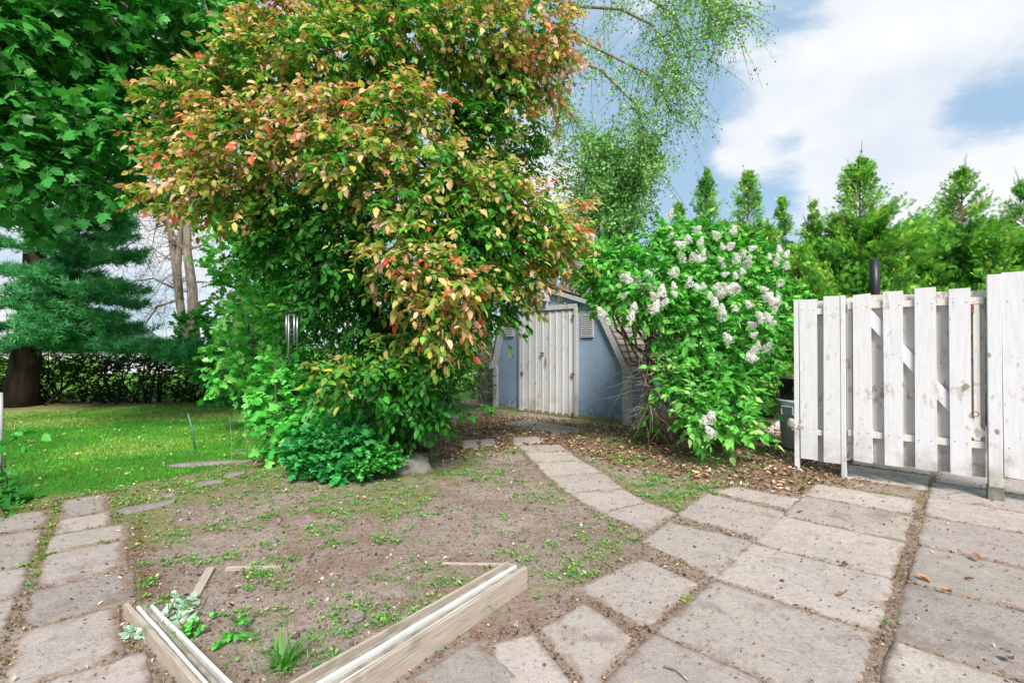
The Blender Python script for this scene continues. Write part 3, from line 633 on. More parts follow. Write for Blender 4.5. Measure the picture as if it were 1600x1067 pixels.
board(fr_, -.308, -.156, .148, 1.775); board(fr_, -.102, .04, .142, 1.80); board(fr_, -.20, -.03, .13, 1.76, .045, .064, WHITE_BACK)
board(fr_, -.36, 0, 1.625, 1.685, -.0015, .044, WHITE_BACK, 'rail', 0); board(fr_, -.36, 0, .40, .455, -.0015, .044, WHITE_BACK, 'rail', 0)
MB().box(.042, .082, -.03, .07, 0, 1.80).build('post', WHITE_WOOD, fr_, bevel=.004); MB().box(-.362, -.318, -.02, .07, 0, 1.78).build('post', WHITE_WOOD, fr_, bevel=.004)
f2 = thing('fence_panel', 'tall white board fence section right of the gate, at the right edge', 'fence', FO, FA)
ps = MB(); ps.box(1.078, 1.165, -.045, .06, -.02, 1.905); ps.build('post', WHITE_WOOD, f2, bevel=.004)
MB().box(1.072, 1.172, -.052, .067, -.03, .12).build('post_foot', simple('mossy_concrete', (.2, .19, .15), .9, 0, .5), f2)
for a, b, zt in ((1.168, 1.33, 1.915), (1.40, 1.55, 1.9), (1.61, 1.76, 1.91)): board(f2, a, b, .21, zt, -.07 + .03, -.018 + .0)
for a, b in ((1.30, 1.44), (1.50, 1.65)): board(f2, a, b, .21, 1.88, .045, .064, WHITE_BACK)
board(f2, 1.17, 2.4, 1.68, 1.74, -.0155, .044, WHITE_BACK, 'rail', 0); board(f2, 1.17, 2.4, .42, .48, -.0155, .044, WHITE_BACK, 'rail', 0)

# bins
binx, biny = 3.57, 5.98
b1 = thing('trash_bin', 'grey-blue round plastic bin behind the left fence panel', 'bin', (binx, biny, .05))
MB().lathe([(.0, .01), (.215, .01), (.235, .36), (.25, .40), (.262, .405), (.268, .56), (.275, .565), (.275, .60), (.255, .60), (.25, .56), (.22, .04), (0, .03)], 40).build('body', GREY_BIN, b1, True)
m = MB()
for a in (3.6, 4.4):
    ca, sa = math.cos(a), math.sin(a); t = np.array([-sa, ca]); o_ = np.array([ca, sa]) * .262
    q = [(*(o_ + t * .07), .42), (*(o_ * 1.06 + t * .07), .43), (*(o_ * 1.06 + t * .07), .52), (*(o_ * 1.06 - t * .07), .52), (*(o_ * 1.06 - t * .07), .43), (*(o_ - t * .07), .42)]; m.tube(q, .01, 6)
m.build('handle', GREY_BIN, b1)
b2 = thing('trash_bin', 'black round plastic bin nested on top of the grey-blue bin', 'bin', (binx, biny, .35))
MB().lathe([(0, .02), (.2, .02), (.235, .42), (.255, .44), (.262, .53), (.285, .535), (.285, .56), (.262, .565), (.25, .53), (.215, .04), (0, .035)], 40).build('body', BLACK, b2, True)
m = MB(); m.tube([(.285 * math.cos(a), .285 * math.sin(a), .553) for a in np.linspace(0, 6.283, 41)], .012, 6, False); m.build('rim', BLACK, b2, True)
MB().tube([(-.19, -.17, .40), (-.23, -.2, .42), (-.215, -.2, .47), (-.19, -.19, .47)], .012, 6).build('handle', BLACK, b2)
pp = MB(); pp.tube([(4.52, 6.0, 0), (4.50, 6.0, 2.0), (4.49, 6.0, 2.38)], .052, 16); pipe = pp.build('stove_pipe', BLACK, None, True); tag(pipe, 'black upright pipe standing behind the gate', 'pipe')

# ---------------------------------------------------------------- bed boards, strips, laths
def beam(name, a, b, wd, z0, z1, mat, parent=None, lift0=0, lift1=0, bev=.003, seg=8):
    a, b = np.array(a, float)[:2], np.array(b, float)[:2]; d = (b - a) / np.linalg.norm(b - a); n_ = np.array([-d[1], d[0]]); L_ = np.linalg.norm(b - a); m_ = MB(); vs = []; fs = []
    for i in range(seg + 1):
        t = i / seg; c_ = a + (b - a) * t + n_ * R.normal() * .0012; dz = lift0 * (1 - t) + lift1 * t + R.normal() * .0008
        for (o_, z) in ((0, z0), (wd, z0), (wd, z1), (0, z1)): vs.append((*(c_ + n_ * o_), z + dz))
    for i in range(seg):
        for k_ in range(4): fs.append((i * 4 + k_, i * 4 + (k_ + 1) % 4, i * 4 + 4 + (k_ + 1) % 4, i * 4 + 4 + k_))
    fs += [(3, 2, 1, 0), (seg * 4, seg * 4 + 1, seg * 4 + 2, seg * 4 + 3)]
    return m_.add(vs, fs).build(name, mat, parent, bevel=bev)
corner = np.array([-.77, 1.464])
A_ = np.array([.083, 2.61]); B_ = np.array([-1.857, 2.33])
# local frames for the wood grain: build at origin along X then place
def placed_board(name, a, b, th, h, mat, label, cat, group=None, sink=0.0, tilt=0):
    L_ = float(np.linalg.norm(b - a)); o = beam(name, (0, 0), (L_, 0), th, -.05, h, mat); o.location = (a[0], a[1], sink); o.rotation_euler = (0, tilt, math.atan2(b[1] - a[1], b[0] - a[0])); return tag(o, label, cat, group)
placed_board('bed_board', corner, A_, .02, .115, PLANK, 'weathered timber board on edge along the right front side of the planting bed', 'board')
placed_board('bed_board', B_, corner, .02, .07, PLANK, 'weathered timber board on edge along the left front side of the planting bed', 'board', None, 0.0, rad(-.6))
dA = nrm(A_ - corner); nA = np.array([-dA[1], dA[0]])
for k in range(4):
    a = corner + nA * (.03 + k * .031); b = A_ + nA * (.026 + k * .023) + dA * R.uniform(-.03, .04)
    o = placed_board('vinyl_strip', a, b, .018, .1 - .008 * (k % 2) + .003 * k, VINYL_GAP if k % 2 else VINYL, ['white vinyl strip lying right against the right bed board', 'weathered grey strip standing in for the dark gap between the two outer white strips on the right', 'second white vinyl strip inward from the right bed board', 'weathered grey innermost strip standing in for the dark gap along the right bed board'][k], 'strip', 'white vinyl strips inside the bed boards')
o = placed_board('edging_lath', corner + nA * .165, A_ + nA * .125, .012, .115, PLANK, 'thin grey wooden lath beside the innermost right vinyl strip', 'lath')
dB = nrm(corner - B_); nB = np.array([-dB[1], dB[0]])
for k in range(3):
    placed_board('vinyl_strip', B_ + nB * (.035 + k * .022) + dB * .05 * (1 + k * .4), corner + nB * (.03 + k * .03), .015, .06 - .006 * (k % 2), VINYL_GAP if k % 2 else VINYL, ['white vinyl strip lying right against the left bed board', 'weathered grey strip standing in for the dark gap between the two white strips on the left', 'innermost white vinyl strip along the left bed board'][k], 'strip', 'white vinyl strips inside the bed boards')
def lath(u0, v0, u1, v1, wd, lab, z1=.014):
    a, b = G(u0, v0, .015), G(u1, v1, .015); return placed_board('edging_lath', a[:2], b[:2], wd, z1, PLANK, lab, 'lath', 'buried laths of the old bed edge')
lath(270, 1006, 336, 884, .045, 'grey wooden lath half buried inside the bed, running back from the left board')
lath(352, 886, 440, 884, .02, 'short pale lath at the back left of the bed'); lath(690, 878, 802, 880, .02, 'thin pale lath at the back right of the bed, ending at the vinyl strips', .01)

# stones
def stone(name, c, r, mat, label, cat='stone', group=None, rz=0, seed=0):
    import mathutils
    me = bpy.data.meshes.new(name); import bmesh
    bm = bmesh.new(); bmesh.ops.create_icosphere(bm, subdivisions=4, radius=1)
    for v in bm.verts:
        n1 = mathutils.noise.fractal(v.co * 1.1 + Vector((seed, 0, 0)), .9, 2.1, 5); v.co *= 1 + .3 * n1
        v.co = Vector([math.copysign(abs(q) ** .8, q) for q in v.co])
        v.co = Vector((v.co.x * r[0], v.co.y * r[1], v.co.z * r[2]))
    bm.to_mesh(me); bm.free(); me.materials.append(mat); me.polygons.foreach_set('use_smooth', [True] * len(me.polygons))
    o = bpy.data.objects.new(name, me); o.location = tuple(c); o.rotation_euler = (0, 0, rz); link(o); return tag(o, label, cat, group)
c = G(641, 738); stone('rock', (c[0], c[1] + .1, .04), (.19, .14, .12), ROCK, 'pale rounded rock beside the green clump at the tree foot', seed=3)
for (u, v, rx, ry, rz_, lab, sd_) in [(228, 795, .24, .09, .75, 'flat grey edging stone nearest the left terrace'), (330, 757, .2, .07, .6, 'flat grey edging stone in the middle of the lawn edge'), (368, 742, .14, .06, .6, 'small flat edging stone right of the middle one'), (265, 782, .12, .06, .4, 'small broken edging stone between two longer ones')] and \
    [(228, 795, .24, .09, .75, 'flat grey edging stone nearest the left terrace', 1), (325, 757, .17, .06, .6, 'flat grey edging stone in the middle of the lawn edge', 2), (368, 744, .13, .05, .6, 'small flat edging stone right of the middle one', 4), (262, 778, .09, .05, .4, 'small broken edging stone between two longer ones', 5), (330, 726, .5, .08, .32, 'long low edging slab along the lawn edge', 6)]:
    c = G(u, v); stone('edging_stone', (c[0], c[1], .01), (rx * .8, ry * .75, .028), FLAG, lab, 'stone', 'flat edging stones between lawn and bed', rz_, sd_)
for (u, v, r_, lab, sd_) in [(545, 975, .045, 'small grey lump of stone in the bed'), (716, 907, .022, 'tiny grey stone near the right bed board'), (318, 955, .035, 'flat grey stone beside the buried lath')] and \
    [(558, 965, .04, 'grey lump of stone in the front of the bed', 7), (716, 907, .024, 'tiny grey stone near the right bed board', 8), (322, 957, .035, 'flat grey stone beside the buried lath', 9), (545, 982, .022, 'tiny stone in front of the grey lump', 10)]:
    c = G(u, v); stone('stone', (c[0], c[1], .01), (r_, r_ * .8, r_ * .55), FLAG, lab, 'stone', None, sd_, sd_)
c = G(1118, 690); stone('dirt_mound', (c[0], c[1] + .1, .03), (.17, .12, .11), rock('dark_soil', (.05, .032, .024), (.12, .08, .06)), 'dark clod of earth under the lilac', 'soil clod', seed=12)
c = G(1015, 664); stone('stone', (c[0], c[1], .03), (.12, .07, .05), ROCK, 'pale grey stone beside the right corner of the shed', seed=13)

# thin things
def stick(name, pts, rs, mat, label, cat): return tag(MB().tube(pts, rs, 7).build(name, mat, None, True), label, cat)
c = G(305, 703); stick('garden_stake', [(c[0], c[1], 0), (c[0] - .04, c[1], .28), (c[0] - .09, c[1] - .01, .46)], [.012, .012, .008], STAKE, 'thin green stake standing in the lawn', 'stake')
c = G(376, 722)
wr = thing('wire_support', 'thin wire plant support standing at the lawn edge', 'plant support', (c[0], c[1], 0))
for i, (dx, dy) in enumerate([(-.1, 0), (.1, 0), (0, .1)]): MB().tube([(dx, dy, 0), (dx * 1.05, dy, .25), (dx * 1.25, dy * 1.2, .5)], .0022, 5).build('leg', WIRE, wr)
for z, r_ in ((.12, .1), (.48, .13)): MB().tube([(r_ * math.cos(t), r_ * math.sin(t) + .02, z) for t in np.linspace(0, 6.283, 17)], .0022, 5, False).build('ring', WIRE, wr)
stick('white_pole', [(-4.85, 4.6, 0), (-4.85, 4.6, .55), (-4.86, 4.6, .86)], .024, TRIM, 'slim white pole standing at the left edge of the lawn', 'pole')
a, b = P(470, 672, 5.0), P(490, 636, 5.2); stick('bamboo_stake', [(a[0] - .1, a[1], a[2] - .36), a, b], .006, PLANK, 'pale stick leaning in the plants left of the trunk', 'stick')
a, b = G(1175, 677), G(1236, 679); stick('fallen_branch', [a + [0, 0, .02], (a + b) / 2 + [0, .03, .03], b + [0, 0, .02]], .016, TWIG, 'pale fallen stick lying beside the grey-blue bin', 'stick')
for k, (u0, v0, u1, v1, lab) in enumerate([(1480, 772, 1505, 768, 'short pale twig on the paving in front of the gate'), (1038, 1040, 1075, 1062, 'thin twig on the paving at the bottom'), (1520, 786, 1560, 792, 'dark twig lying near the right gate post')]):
    a, b = G(u0, v0, .02), G(u1, v1, .02); stick('twig', [a, (a + b) / 2 + [.01, .01, .006], b], .004, TWIG, lab, 'twig')
lf = Leaves('curl')
for k, (u, v, s_, lab) in enumerate([(1308, 930, .05, 'curled brown leaf on the middle slab'), (1527, 876, .07, 'rust brown leaf on the slab before the gate'), (1455, 910, .07, 'pale tan leaf on the wide joint'), (1488, 925, .06, 'tan leaf beside the wide joint'), (1575, 1025, .06, 'dark curled leaf near the bottom right corner'), (1507, 902, .05, 'pale leaf on the right slab'), (1245, 800, .05, 'yellowish leaf on the far paving joint')]):
    q = Leaves('curl'); c = G(u, v, .022)[None]; q.add(c, np.array([[math.cos(k), math.sin(k), .1]]), np.array([[.1, .1, 1.]]), s_, .7, np.array([[.3, .15, .08]]) * (1 + .5 * (k in (2, 3, 5)))); o = q.build('fallen_leaf', LITTER); tag(o, lab, 'leaf', 'fallen leaves on the patio')

# ---------------------------------------------------------------- plants
GREEN = [(0, (.012, .07, .008)), (.4, (.03, .15, .012)), (.75, (.09, .25, .02)), (1, (.24, .36, .05))]
def sprays(lv, c, r, ntw, nlf, tl, out, droop, ln, wd, colf, tw, spread=.7, face=.6):
    """twigs with leaves inside one clump of foliage"""
    c, r = np.asarray(c, float), np.asarray(r, float)
    s0 = ball(ntw); st = c + s0 * r * .85
    d = nrm(nrm(s0) * .8 + np.asarray(out, float) * .7 + R.normal(size=(ntw, 3)) * spread * .6 - np.array([0, 0, droop]))
    tls = tl * R.uniform(.6, 1.2, ntw); t = np.linspace(0, 1, 4)
    Q = st[:, None] + d[:, None] * tls[:, None, None] * t[None, :, None] - np.array([0, 0, 1]) * (droop * .5 * tls[:, None] * t[None] ** 2)[..., None]
    tw.append(Q)
    for k in range(nlf):
        tt = (k + 1.0) / nlf; i0 = min(int(tt * 3), 2); f_ = tt * 3 - i0; p = Q[:, i0] * (1 - f_) + Q[:, i0 + 1] * f_
        tang = nrm(Q[:, i0 + 1] - Q[:, i0]); side = nrm(np.cross(tang, np.array([0, 0, 1.0]) + R.normal(size=(ntw, 3)) * .3)) * (1 if k % 2 else -1)
        ld = tang * (.55 if k < nlf - 1 else 1.2) + side * (.8 if k < nlf - 1 else .1) + R.normal(size=(ntw, 3)) * .3 - np.array([0, 0, droop * .6])
        up = np.array([0, 0, 1.0]) + R.normal(size=(ntw, 3)) * face + nrm(s0) * .4
        lv.add(p, ld, up, ln * R.uniform(.5, 1.25, ntw), wd, colf(p, tt, ntw, s0))
def limbs(mb, base, clusters, r0, wob=.12, n=7):
    for c_ in clusters:
        c_ = np.asarray(c_, float); b = np.asarray(base(c_), float); mid1 = b + (c_ - b) * .35 + np.array([0, 0, .1]) + R.normal(size=3) * wob; mid2 = b + (c_ - b) * .7 + R.normal(size=3) * wob
        mb.tube([b, mid1, mid2, c_], [r0, r0 * .7, r0 * .45, r0 * .15], n, False)

# --- main tree
mt = thing('ornamental_tree', 'large tree with green and orange-red leaves in the middle of the garden', 'tree', (-1.35, 6.0, 0))
def loc(o, q): return np.asarray(q, float) - np.array(o.location)
blobs = [ # u, v, Y, rx, rz (px), red
 (300, 305, 5.2, 95, 22, .75), (370, 290, 5.0, 90, 45, .7), (290, 235, 5.3, 70, 35, .7), (310, 160, 5.3, 85, 55, .75), (400, 110, 5.3, 90, 70, .8), (390, 215, 4.9, 100, 60, .75), (450, 30, 5.3, 70, 70, .8), (520, 90, 5.0, 100, 70, .7), (500, 190, 4.7, 90, 55, .75),
 (560, 250, 4.5, 90, 45, .7), (620, 180, 4.7, 90, 60, .7), (640, 60, 5.1, 100, 80, .65), (740, 50, 5.3, 90, 80, .7), (830, 40, 5.5, 80, 60, .82), (790, 130, 5.6, 60, 50, .8), (850, 110, 5.8, 45, 50, .84), (680, 270, 4.6, 80, 50, .65), (740, 200, 5.4, 60, 60, .4),
 (640, 330, 4.4, 60, 30, .7), (650, 390, 4.3, 50, 35, .7), (700, 440, 4.2, 40, 45, .74), (690, 500, 4.3, 28, 40, .76), (640, 470, 4.5, 22, 20, .8), (590, 400, 4.5, 30, 20, .7), (760, 300, 4.8, 80, 60, .65), (820, 330, 5.1, 65, 50, .75), (860, 380, 5.4, 55, 45, .8), (790, 385, 5.1, 60, 45, .6), (745, 425, 4.9, 50, 40, .4), (730, 370, 4.6, 60, 50, .5), (722, 480, 5.2, 38, 35, .2), (755, 440, 5.2, 38, 30, .5), (712, 525, 5.3, 30, 34, .2), (800, 440, 5.3, 42, 24, .7), (775, 485, 5.4, 26, 26, .3), (835, 425, 5.5, 30, 18, .9), (880, 340, 5.6, 30, 40, .8), (890, 375, 6.0, 25, 22, .8),
 (535, 580, 4.7, 40, 26, .6), (590, 570, 4.7, 60, 35, .4), (655, 565, 4.8, 52, 40, .25), (630, 612, 4.9, 70, 28, .3), (680, 620, 5.0, 34, 26, .3), (655, 645, 5.3, 44, 18, .3), (560, 600, 5.4, 30, 22, .1), 
 (440, 330, 5.7, 70, 50, .1), (480, 400, 5.8, 60, 60, .0), (430, 400, 6.0, 40, 50, .1), (520, 330, 5.6, 60, 45, .0), (510, 470, 5.9, 45, 60, .0), (560, 430, 6.0, 40, 50, .0), (470, 500, 6.1, 30, 50, .0), (500, 560, 6.1, 40, 40, .05), (700, 350, 5.8, 90, 60, .0), (620, 300, 6.0, 120, 60, .0), (640, 440, 6.2, 60, 60, .0), (600, 540, 6.0, 60, 40, .05), (660, 500, 5.9, 50, 50, .1), (780, 250, 6.3, 80, 70, .35), (800, 410, 6.0, 36, 24, .5),
 (400, 160, 6.2, 130, 90, .35), (560, 120, 6.3, 130, 100, .25), (700, 120, 6.5, 130, 100, .3), (820, 200, 6.6, 40, 60, .5), (480, 260, 6.3, 110, 60, .1), (330, 270, 6.2, 70, 45, .4), (600, -60, 5.6, 200, 80, .6), (780, -70, 5.8, 120, 70, .7), (560, 500, 5.6, 30, 30, .05), (480, 340, 5.2, 60, 35, .25), (540, 400, 5.1, 45, 35, .15), (500, 450, 5.4, 45, 35, .05), (440, 380, 5.4, 50, 35, .1), (600, 440, 5.3, 30, 25, .3), (560, 330, 4.9, 50, 25, .35), (640, 530, 5.0, 40, 22, .3)]
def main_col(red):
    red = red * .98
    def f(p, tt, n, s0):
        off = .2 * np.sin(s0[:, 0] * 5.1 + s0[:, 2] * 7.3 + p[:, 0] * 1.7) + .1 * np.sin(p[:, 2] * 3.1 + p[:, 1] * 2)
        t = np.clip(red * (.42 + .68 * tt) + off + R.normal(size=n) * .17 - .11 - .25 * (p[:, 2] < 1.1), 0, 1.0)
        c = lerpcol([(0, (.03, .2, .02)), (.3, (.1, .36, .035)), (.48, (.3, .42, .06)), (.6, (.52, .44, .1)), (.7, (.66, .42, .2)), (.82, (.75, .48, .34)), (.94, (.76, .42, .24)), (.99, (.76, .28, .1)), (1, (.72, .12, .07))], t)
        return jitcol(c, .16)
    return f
lv, tw, cl = Leaves('oval'), [], []
O = np.array(mt.location)
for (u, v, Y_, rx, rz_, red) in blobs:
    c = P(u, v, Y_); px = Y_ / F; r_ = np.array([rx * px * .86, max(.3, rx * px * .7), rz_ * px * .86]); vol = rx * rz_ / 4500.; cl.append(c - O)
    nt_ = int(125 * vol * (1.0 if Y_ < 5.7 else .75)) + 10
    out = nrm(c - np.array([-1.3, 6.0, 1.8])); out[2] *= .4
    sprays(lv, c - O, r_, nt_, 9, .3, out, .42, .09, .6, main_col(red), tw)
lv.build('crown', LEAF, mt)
m = MB()
tr = [P(628, 703, 6.0), P(622, 640, 6.0), P(612, 590, 6.0), P(598, 530, 5.95), P(570, 470, 5.9), P(552, 400, 5.85), P(560, 300, 5.8), P(600, 180, 5.8), P(620, 40, 5.8)]
tr = [np.asarray(q) - O for q in tr]; tr[0][2] = -.05; m.tube(tr, [.19, .16, .15, .14, .13, .11, .09, .07, .04], 12)
m.tube([tr[1] + [0, 0, -.1], P(650, 600, 5.9) - O, P(668, 520, 5.8) - O, P(700, 400, 5.7) - O, P(712, 250, 5.7) - O, P(710, 120, 5.7) - O], [.12, .1, .085, .07, .055, .03], 10)
m.tube([tr[3], P(640, 440, 5.6) - O, P(700, 330, 5.5) - O, P(760, 200, 5.6) - O, P(800, 80, 5.7) - O], [.1, .085, .06, .045, .02], 9)
m.tube([tr[4], P(500, 420, 5.7) - O, P(430, 350, 5.5) - O, P(330, 290, 5.3) - O], [.05, .035, .022, .01], 9)
m.tube([P(720, 195, 5.7) - O, P(745, 150, 5.6) - O, P(770, 100, 5.6) - O], [.04, .03, .015], 8)
nodes = np.array(tr[2:8] + [P(700, 400, 5.7) - O, P(712, 250, 5.7) - O, P(500, 420, 5.7) - O, P(430, 350, 5.5) - O, P(700, 330, 5.5) - O, P(760, 200, 5.6) - O, P(650, 600, 5.9) - O])
limbs(m, lambda c_: nodes[np.argmin(np.linalg.norm(nodes - c_ + [0, 0, .25], axis=1))], cl, .028, .08, 6)
for k in range(5):
    a = k * 1.3; m.tube([tr[0] + [0, 0, .25], tr[0] + [math.cos(a) * .22, math.sin(a) * .22, .08], tr[0] + [math.cos(a) * .42, math.sin(a) * .42, .02]], [.08, .06, .02], 7)
m.build('trunk', BARK_DARK, mt, True)
rods('twigs', rods_data(tw), .0035, .0012, BARK_DARK, mt)

# wind chime under a branch
wc_ = P(456, 488, 4.7)
ch = thing('wind_chime', 'silver tube wind chime with black top hanging left of the big tree trunk', 'wind chime', wc_)
m = MB(); m.lathe([(0, .012), (.058, .012), (.062, .006), (.062, -.006), (0, -.006)], 24); m.build('top_disc', BLACK, ch)
for k, l_ in enumerate([.34, .22, .41, .27, .45, .3]):
    a = k * math.pi / 3 + .35; x_, y_ = .048 * math.cos(a), .048 * math.sin(a); m = MB(); m.tube([(x_, y_, -.02), (x_, y_, -.02 - l_)], .0085, 12); m.build('tube', ALU, ch, True)
    m = MB(); m.tube([(x_, y_, -.005), (x_, y_, -.03)], .0015, 4); m.build('cord', BLACK, ch)
MB().lathe([(0, .008), (.03, .008), (.03, -.008), (0, -.008)], 18).add([], []).build('striker', BLACK, ch).location = (0, 0, -.25)
MB().tube([(0, 0, 0), (0, 0, -.25)], .0015, 4).build('cord', BLACK, ch)
MB().tube([(0, 0, 0), (0.0, 0.02, .12), (.02, .1, .5)], .0015, 4).build('cord', BLACK, ch)

# --- generic leafy thing
def leafy(name, label, cat, base, blobs_, tpl, ln, wd, pal, dens, nlf=8, tl=.25, droop=.2, mat=None, trunk=None, bk=BARK_BROWN, tr_r=.04, group=None, twr=.0022, face=.6, crown='crown', limb_r=.015, limb=True, cfun=None):
    root = thing(name, label, cat, base, 0, group); O_ = np.array(base, float); lv_, tw_, cls = Leaves(tpl), [], []
    for bl in blobs_:
        (u, v, Y_, rx, rz_) = bl[:5]; sh = bl[5] if len(bl) > 5 else 0
        c = P(u, v, Y_) - O_; px = Y_ / F; r_ = np.array([rx * px, max(.2, rx * px * .7), rz_ * px]); cls.append(c)
        def cf(p, tt, n, s0, sh=sh): return jitcol(lerpcol(pal, np.clip(.42 + sh + .12 * tt + R.normal(size=n) * .17, 0, 1)), .18)
        sprays(lv_, c, r_, max(4, int(dens * rx * rz_ / 1000)), nlf, tl, np.array([0, 0, .2]), droop, ln, wd, cfun or cf, tw_, .9, face)
    lv_.build(crown, mat or LEAF, root); m_ = MB()
    tk = [np.array(q) - O_ for q in (trunk or [])]
    if tk: m_.tube(tk, list(np.linspace(tr_r, tr_r * .3, len(tk))), 9)
    if limb:
        nd = np.array(tk[len(tk) // 3:]) if tk else np.array([[0, 0, 0.02]]); limbs(m_, lambda c_: nd[np.argmin(np.linalg.norm(nd - c_ + [0, 0, .3], axis=1))], cls, limb_r, .06, 6)
    if m_.v: m_.build('trunk' if cat == 'tree' else 'stem', bk, root, True)
    rods('twigs', rods_data(tw_), twr, twr * .4, bk, root); return root

# overhead maple at top left (its trunk stands left of the frame)
MAPG = [(0, (.01, .09, .018)), (.4, (.035, .25, .035)), (.75, (.1, .42, .07)), (1, (.32, .6, .22))]
mb_ = [(60, 60, 6.0, 120, 80), (200, 60, 6.2, 110, 80), (330, 30, 6.5, 80, 60, .1), (300, 110, 6.6, 60, 50, .1), (80, 170, 5.8, 110, 60), (200, 180, 6.0, 60, 60), (60, 260, 5.8, 90, 45, -.1), (150, 280, 6.0, 60, 35, -.1), (-60, 200, 5.5, 100, 120), (-40, 40, 5.5, 120, 100),
       (60, 120, 7.5, 130, 80), (200, 120, 7.6, 90, 90), (280, 40, 7.6, 90, 60), (30, 300, 6.2, 60, 30, -.1), (210, 250, 6.6, 35, 40), (120, -60, 6, 220, 60), (240, 200, 7.2, 50, 50), (130, 210, 7.8, 120, 60), (380, 60, 7.4, 50, 50, .1)]
leafy('maple_tree', 'dark green maple overhanging the lawn from the top left corner', 'tree', (-8.6, 6.2, 0), mb_, 'maple', .14, .95, MAPG, 13, 8, .4, .35, None, [(-8.6, 6.2, 0), (-8.4, 6.2, 2), (-8.0, 6.2, 3.6), (-7.0, 6.2, 5.0), (-5.6, 6.4, 6.2), (-4.6, 6.6, 6.8)], BARK_GREY, .24, limb_r=.03, twr=.004)

# pine
pn = thing('pine_tree', 'tall blue-green pine with drooping layered branches at the left edge', 'tree', (G(32, 634)[0], G(32, 634)[1], 0)); PO = np.array(pn.location)
m = MB(); ptk = [P(30, 640, PO[1]), P(36, 590, PO[1]), P(46, 520, PO[1]), P(54, 420, PO[1]), P(56, 340, PO[1]), P(58, 200, PO[1]), P(60, 0, PO[1])]; ptk = [q - PO for q in ptk]; ptk[0][2] = -.1
m.tube(ptk, [.36, .28, .23, .2, .18, .14, .08], 14)
lv = Leaves('tuft'); tw = []
PINE = [(0, (.03, .2, .06)), (.5, (.1, .44, .16)), (1, (.34, .68, .38))]
branches = []
for (v_, dirs) in [(300, [(150, 300, 9.6), (215, 315, 9.3), (-90, 320, 9.5)]), (350, [(120, 345, 9.4), (190, 345, 9.8), (225, 330, 9.0), (-60, 340, 9.8)]), (430, [(130, 425, 9.5), (185, 450, 9.2), (-70, 430, 9.5), (60, 440, 8.8), (150, 405, 10.5)]), (500, [(150, 500, 9.3), (-80, 520, 9.6)]),
                   (535, [(120, 532, 9.2), (210, 545, 9.2), (270, 562, 9.3), (330, 572, 9.5), (60, 535, 8.9), (-70, 540, 9.4)]), (240, [(170, 270, 9.8), (-50, 260, 9.5), (100, 290, 9)]), (385, [(100, 388, 9), (-60, 390, 9.4), (170, 385, 9.6)]), (470, [(110, 478, 9.1), (170, 485, 9.8), (-40, 480, 9.3)]), (120, [(180, 150, 9.6), (-60, 100, 9.6)]), (330, [(80, 365, 8.8), (200, 372, 10.2), (130, 330, 10.6)]), (410, [(200, 405, 9.2), (90, 445, 10.8), (150, 462, 9)]), (450, [(200, 470, 10.2), (60, 462, 8.9), (130, 455, 10.8)]), (500, [(210, 515, 9.8), (90, 505, 9), (160, 525, 10.6)])]:
    for (u1, v1, Y1) in dirs:
        a = P(56 if v_ < 500 else 44, v_ + 10, PO[1]) - PO; b = P(u1 + R.normal() * 8, v1 + R.normal() * 9, Y1) - PO; mid = (a + b) / 2 + np.array([0, 0, .15]); m.tube([a, mid, b], [.055, .035, .012], 7, False)
        L_ = np.linalg.norm(b - a); nsub = int(L_ * 14) + 5
        for k in range(nsub):
            t = R.uniform(.25, 1.05); p0 = (1 - t) ** 2 * a + 2 * t * (1 - t) * mid + t * t * b; dd = nrm(b - a); sd_ = nrm(np.cross(dd, [0, 0, 1])) * R.choice([-1, 1])
            q = p0[None] + (dd * .5 + sd_ * R.uniform(.2, 1) + np.array([0, 0, R.uniform(-.2, .34)]))[None] * (np.linspace(0, 1, 4) * R.uniform(.25, .6))[:, None]; tw.append(q[None])
            nn = 18; tt = R.uniform(.1, 1, nn); pp_ = q[0] + (q[3] - q[0]) * tt[:, None] + R.normal(size=(nn, 3)) * .035; col = jitcol(lerpcol(PINE, R.random(nn) * .7 + .15 * (q[3][2] > p0[2])), .2)
            lv.add(pp_, nrm(q[3] - q[0]) * .7 + R.normal(size=(nn, 3)) * .4 + [0, 0, .25], np.array([0, 0, 1]) + R.normal(size=(nn, 3)) * .3, R.uniform(.11, .19, nn), 1, col)
m.build('trunk', BARK_PINE, pn, True); lv.build('crown', NEEDLE, pn); rods('twigs', rods_data(tw), .008, .002, BARK_PINE, pn)

# dead trees beyond the hedge
def bare(name, label, base, stems, seed):
    root = thing(name, label, 'tree', base); O_ = np.array(base, float); m_ = MB(); tw_ = []; rr = np.random.default_rng(seed)
    for pts, r0 in stems:
        ps_ = [np.array(q) - O_ for q in pts]; m_.tube(ps_, list(np.linspace(r0, r0 * .45, len(ps_))), 9)
        for k in range(13):
            i = rr.integers(max(1, len(ps_) // 3), len(ps_)); s_ = ps_[i] + (ps_[i - 1] - ps_[i]) * rr.random(); d = nrm(rr.normal(size=3) * [1, .7, .45] + [0, 0, .25]); l_ = rr.uniform(.5, 1.5); q = [s_ + d * l_ * t + np.array([0, 0, -.35 * l_ * t * t * rr.choice([1, -.8])]) + rr.normal(size=3) * .03 for t in (0, .33, .66, 1)]
            m_.tube(q, [r0 * .22, r0 * .14, r0 * .08, .005], 6, False)
            for j in range(9):
                t = rr.integers(1, 4); b_ = q[t - 1] + (q[t] - q[t - 1]) * rr.random(); e = nrm(rr.normal(size=3) + [0, 0, -.2]) * rr.uniform(.2, .6); tw_.append(np.stack([b_, b_ + e * .4 + rr.normal(size=3) * .02, b_ + e * .7 + [0, 0, -.03], b_ + e + [0, 0, -.08]])[None])
    m_.build('trunk', BARK_GREY, root, True); rods('twigs', rods_data(tw_), .006, .002, BARK_GREY, root)
